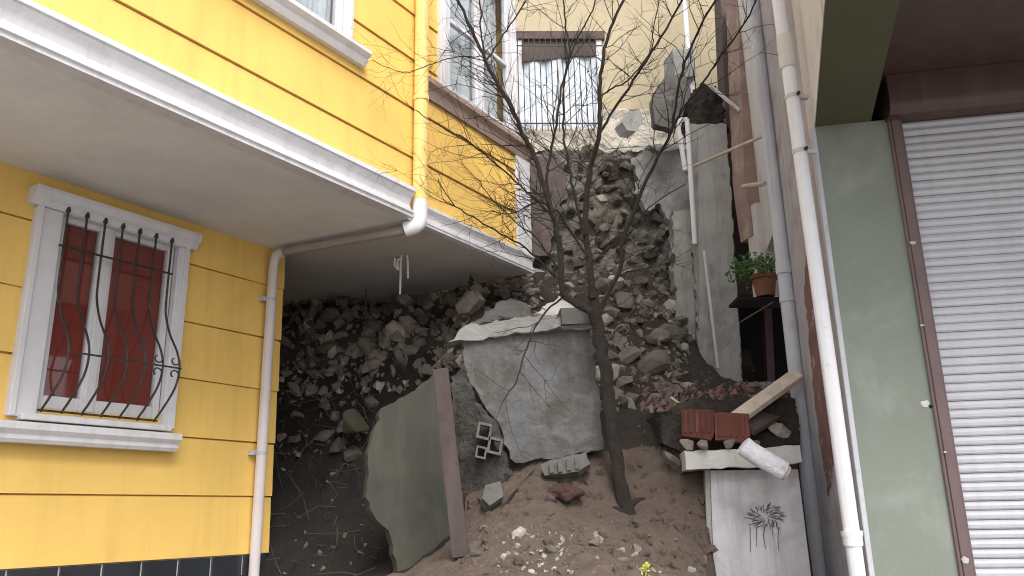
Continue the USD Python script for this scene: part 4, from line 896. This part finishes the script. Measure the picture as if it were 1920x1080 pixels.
LIMBS = [
 ([(1108, 585), (1062, 556), (1053, 522), (1050, 467), (1042, 426), (1024, 364), (1003, 291), (985, 262), (960, 205), (935, 158), (911, 115), (885, 55), (858, 0), (840, -40)], 17, 6, TD, TD - .5),
 ([(911, 115), (903, 70), (900, 20), (898, -40)], 5, 3, TD - .35, TD - .45),
 ([(913, 111), (940, 72), (962, 38), (995, -10)], 4.5, 3, TD - .35, TD - .3),
 ([(1112, 560), (1104, 480), (1097, 428), (1102, 351), (1110, 305), (1124, 250), (1124, 167), (1132, 103), (1149, 42), (1180, -20)], 16, 6, TD + .1, TD + .3),
 ([(1126, 247), (1160, 192), (1204, 125), (1238, 72), (1290, -20)], 7, 5, TD + .2, TD + .45),
 ([(1097, 440), (1078, 370), (1065, 300), (1057, 250), (1057, 165), (1070, 100), (1110, 20), (1120, -20)], 7, 3, TD + .1, TD),
 ([(1036, 400), (1026, 340), (1029, 306), (1040, 250), (1052, 167), (1068, 105), (1060, 40), (1054, -20)], 8, 3.5, TD - .05, TD - .1),
 ([(1122, 590), (1142, 545), (1165, 500), (1167, 455), (1185, 405), (1208, 346), (1240, 284), (1260, 244), (1271, 167), (1299, 78), (1355, -20)], 11, 5, TD + .1, TD - .2),
 ([(1258, 248), (1277, 211), (1321, 150), (1354, 103), (1400, 35), (1420, -5)], 5.5, 3.5, TD - .1, TD - .4),
 ([(1125, 180), (1150, 165), (1182, 147), (1221, 92), (1224, 61), (1238, -10)], 4.5, 2.5, TD + .25, TD + .3),
 ([(1040, 520), (985, 465), (928, 433), (879, 402), (848, 381), (822, 335)], 5, 2, TD, TD - .5),
 ([(1030, 400), (975, 348), (926, 304), (874, 262), (812, 228), (770, 200)], 5, 2, TD - .05, TD - .6),
 ([(1100, 480), (1060, 420), (1045, 395), (1005, 380), (960, 400), (920, 395)], 6, 2, TD + .1, TD - .2),
 ([(1058, 554), (1017, 593), (987, 653), (967, 717), (943, 753)], 5, 2.5, TD - .02, TD - .3),
 ([(1140, 556), (1180, 540), (1190, 580), (1160, 640)], 3.5, 1.5, TD + .1, TD),
 ([(1104, 500), (1140, 465), (1180, 440), (1215, 390), (1285, 345)], 4.5, 2, TD + .1, TD + .3),
 ([(905, 105), (860, 108), (810, 118), (770, 135), (735, 130), (700, 112)], 3, 1.5, TD - .4, TD - .8),
 ([(1053, 510), (1000, 440), (970, 420), (905, 350), (880, 320)], 4, 1.6, TD, TD - .35),
]
for pxs, w0, w1, D0, D1 in LIMBS:
    p3, r3_ = limb(pxs, w0 * .85, w1 * .9, D0, D1)
    tree.addw('branch', tube(p3, r3_, 8), BARK, smooth=60)
    branches.append((p3, r3_))
rt_ = np.random.default_rng(11)
def twig(p, d, L, r, lvl):
    k = 5; pts_ = [p]; dd = d.copy()
    for i in range(k):
        dd = dd + rt_.normal(0, .20, 3) + np.array([0, 0, .05]); dd /= np.linalg.norm(dd); pts_.append(pts_[-1] + dd * L / k)
    tw.append(tube(pts_, np.linspace(r, r * .35, k + 1), 4, False))
    if lvl < 2:
        for j in range(rt_.integers(1, 4)):
            i = rt_.integers(1, k); side = rt_.normal(size=3); side -= dd * (side @ dd); side /= np.linalg.norm(side)
            nd = dd * .7 + side * .75; nd /= np.linalg.norm(nd); twig(pts_[i], nd, L * rt_.uniform(.4, .65), r * .6, lvl + 1)
for bi, (p3, r3_) in enumerate(branches):
    n = {0: 50, 3: 46, 10: 14, 11: 16, 12: 18, 16: 14, 17: 18, 4: 20, 6: 18, 7: 24, 5: 16, 8: 14, 1: 12, 2: 12}.get(bi, 10)
    for j in range(n):
        i = rt_.integers(int(len(p3) * .15), len(p3)); d0 = p3[min(i + 1, len(p3) - 1)] - p3[max(i - 1, 0)]; d0 /= np.linalg.norm(d0) + 1e-9
        side = rt_.normal(size=3) * np.array([1, .7, 1]); side -= d0 * (side @ d0); side /= np.linalg.norm(side)
        if bi in (0, 10, 11, 12, 16, 17): side[0] = -abs(side[0])
        d = d0 * .55 + side * .8 + np.array([0, 0, .15]); d /= np.linalg.norm(d)
        twig(p3[i], d, rt_.uniform(.22, .65), min(r3_[i] * .5, .0042), 0)
tree.addw('twigs', cat_(tw), BARK, kind='stuff')
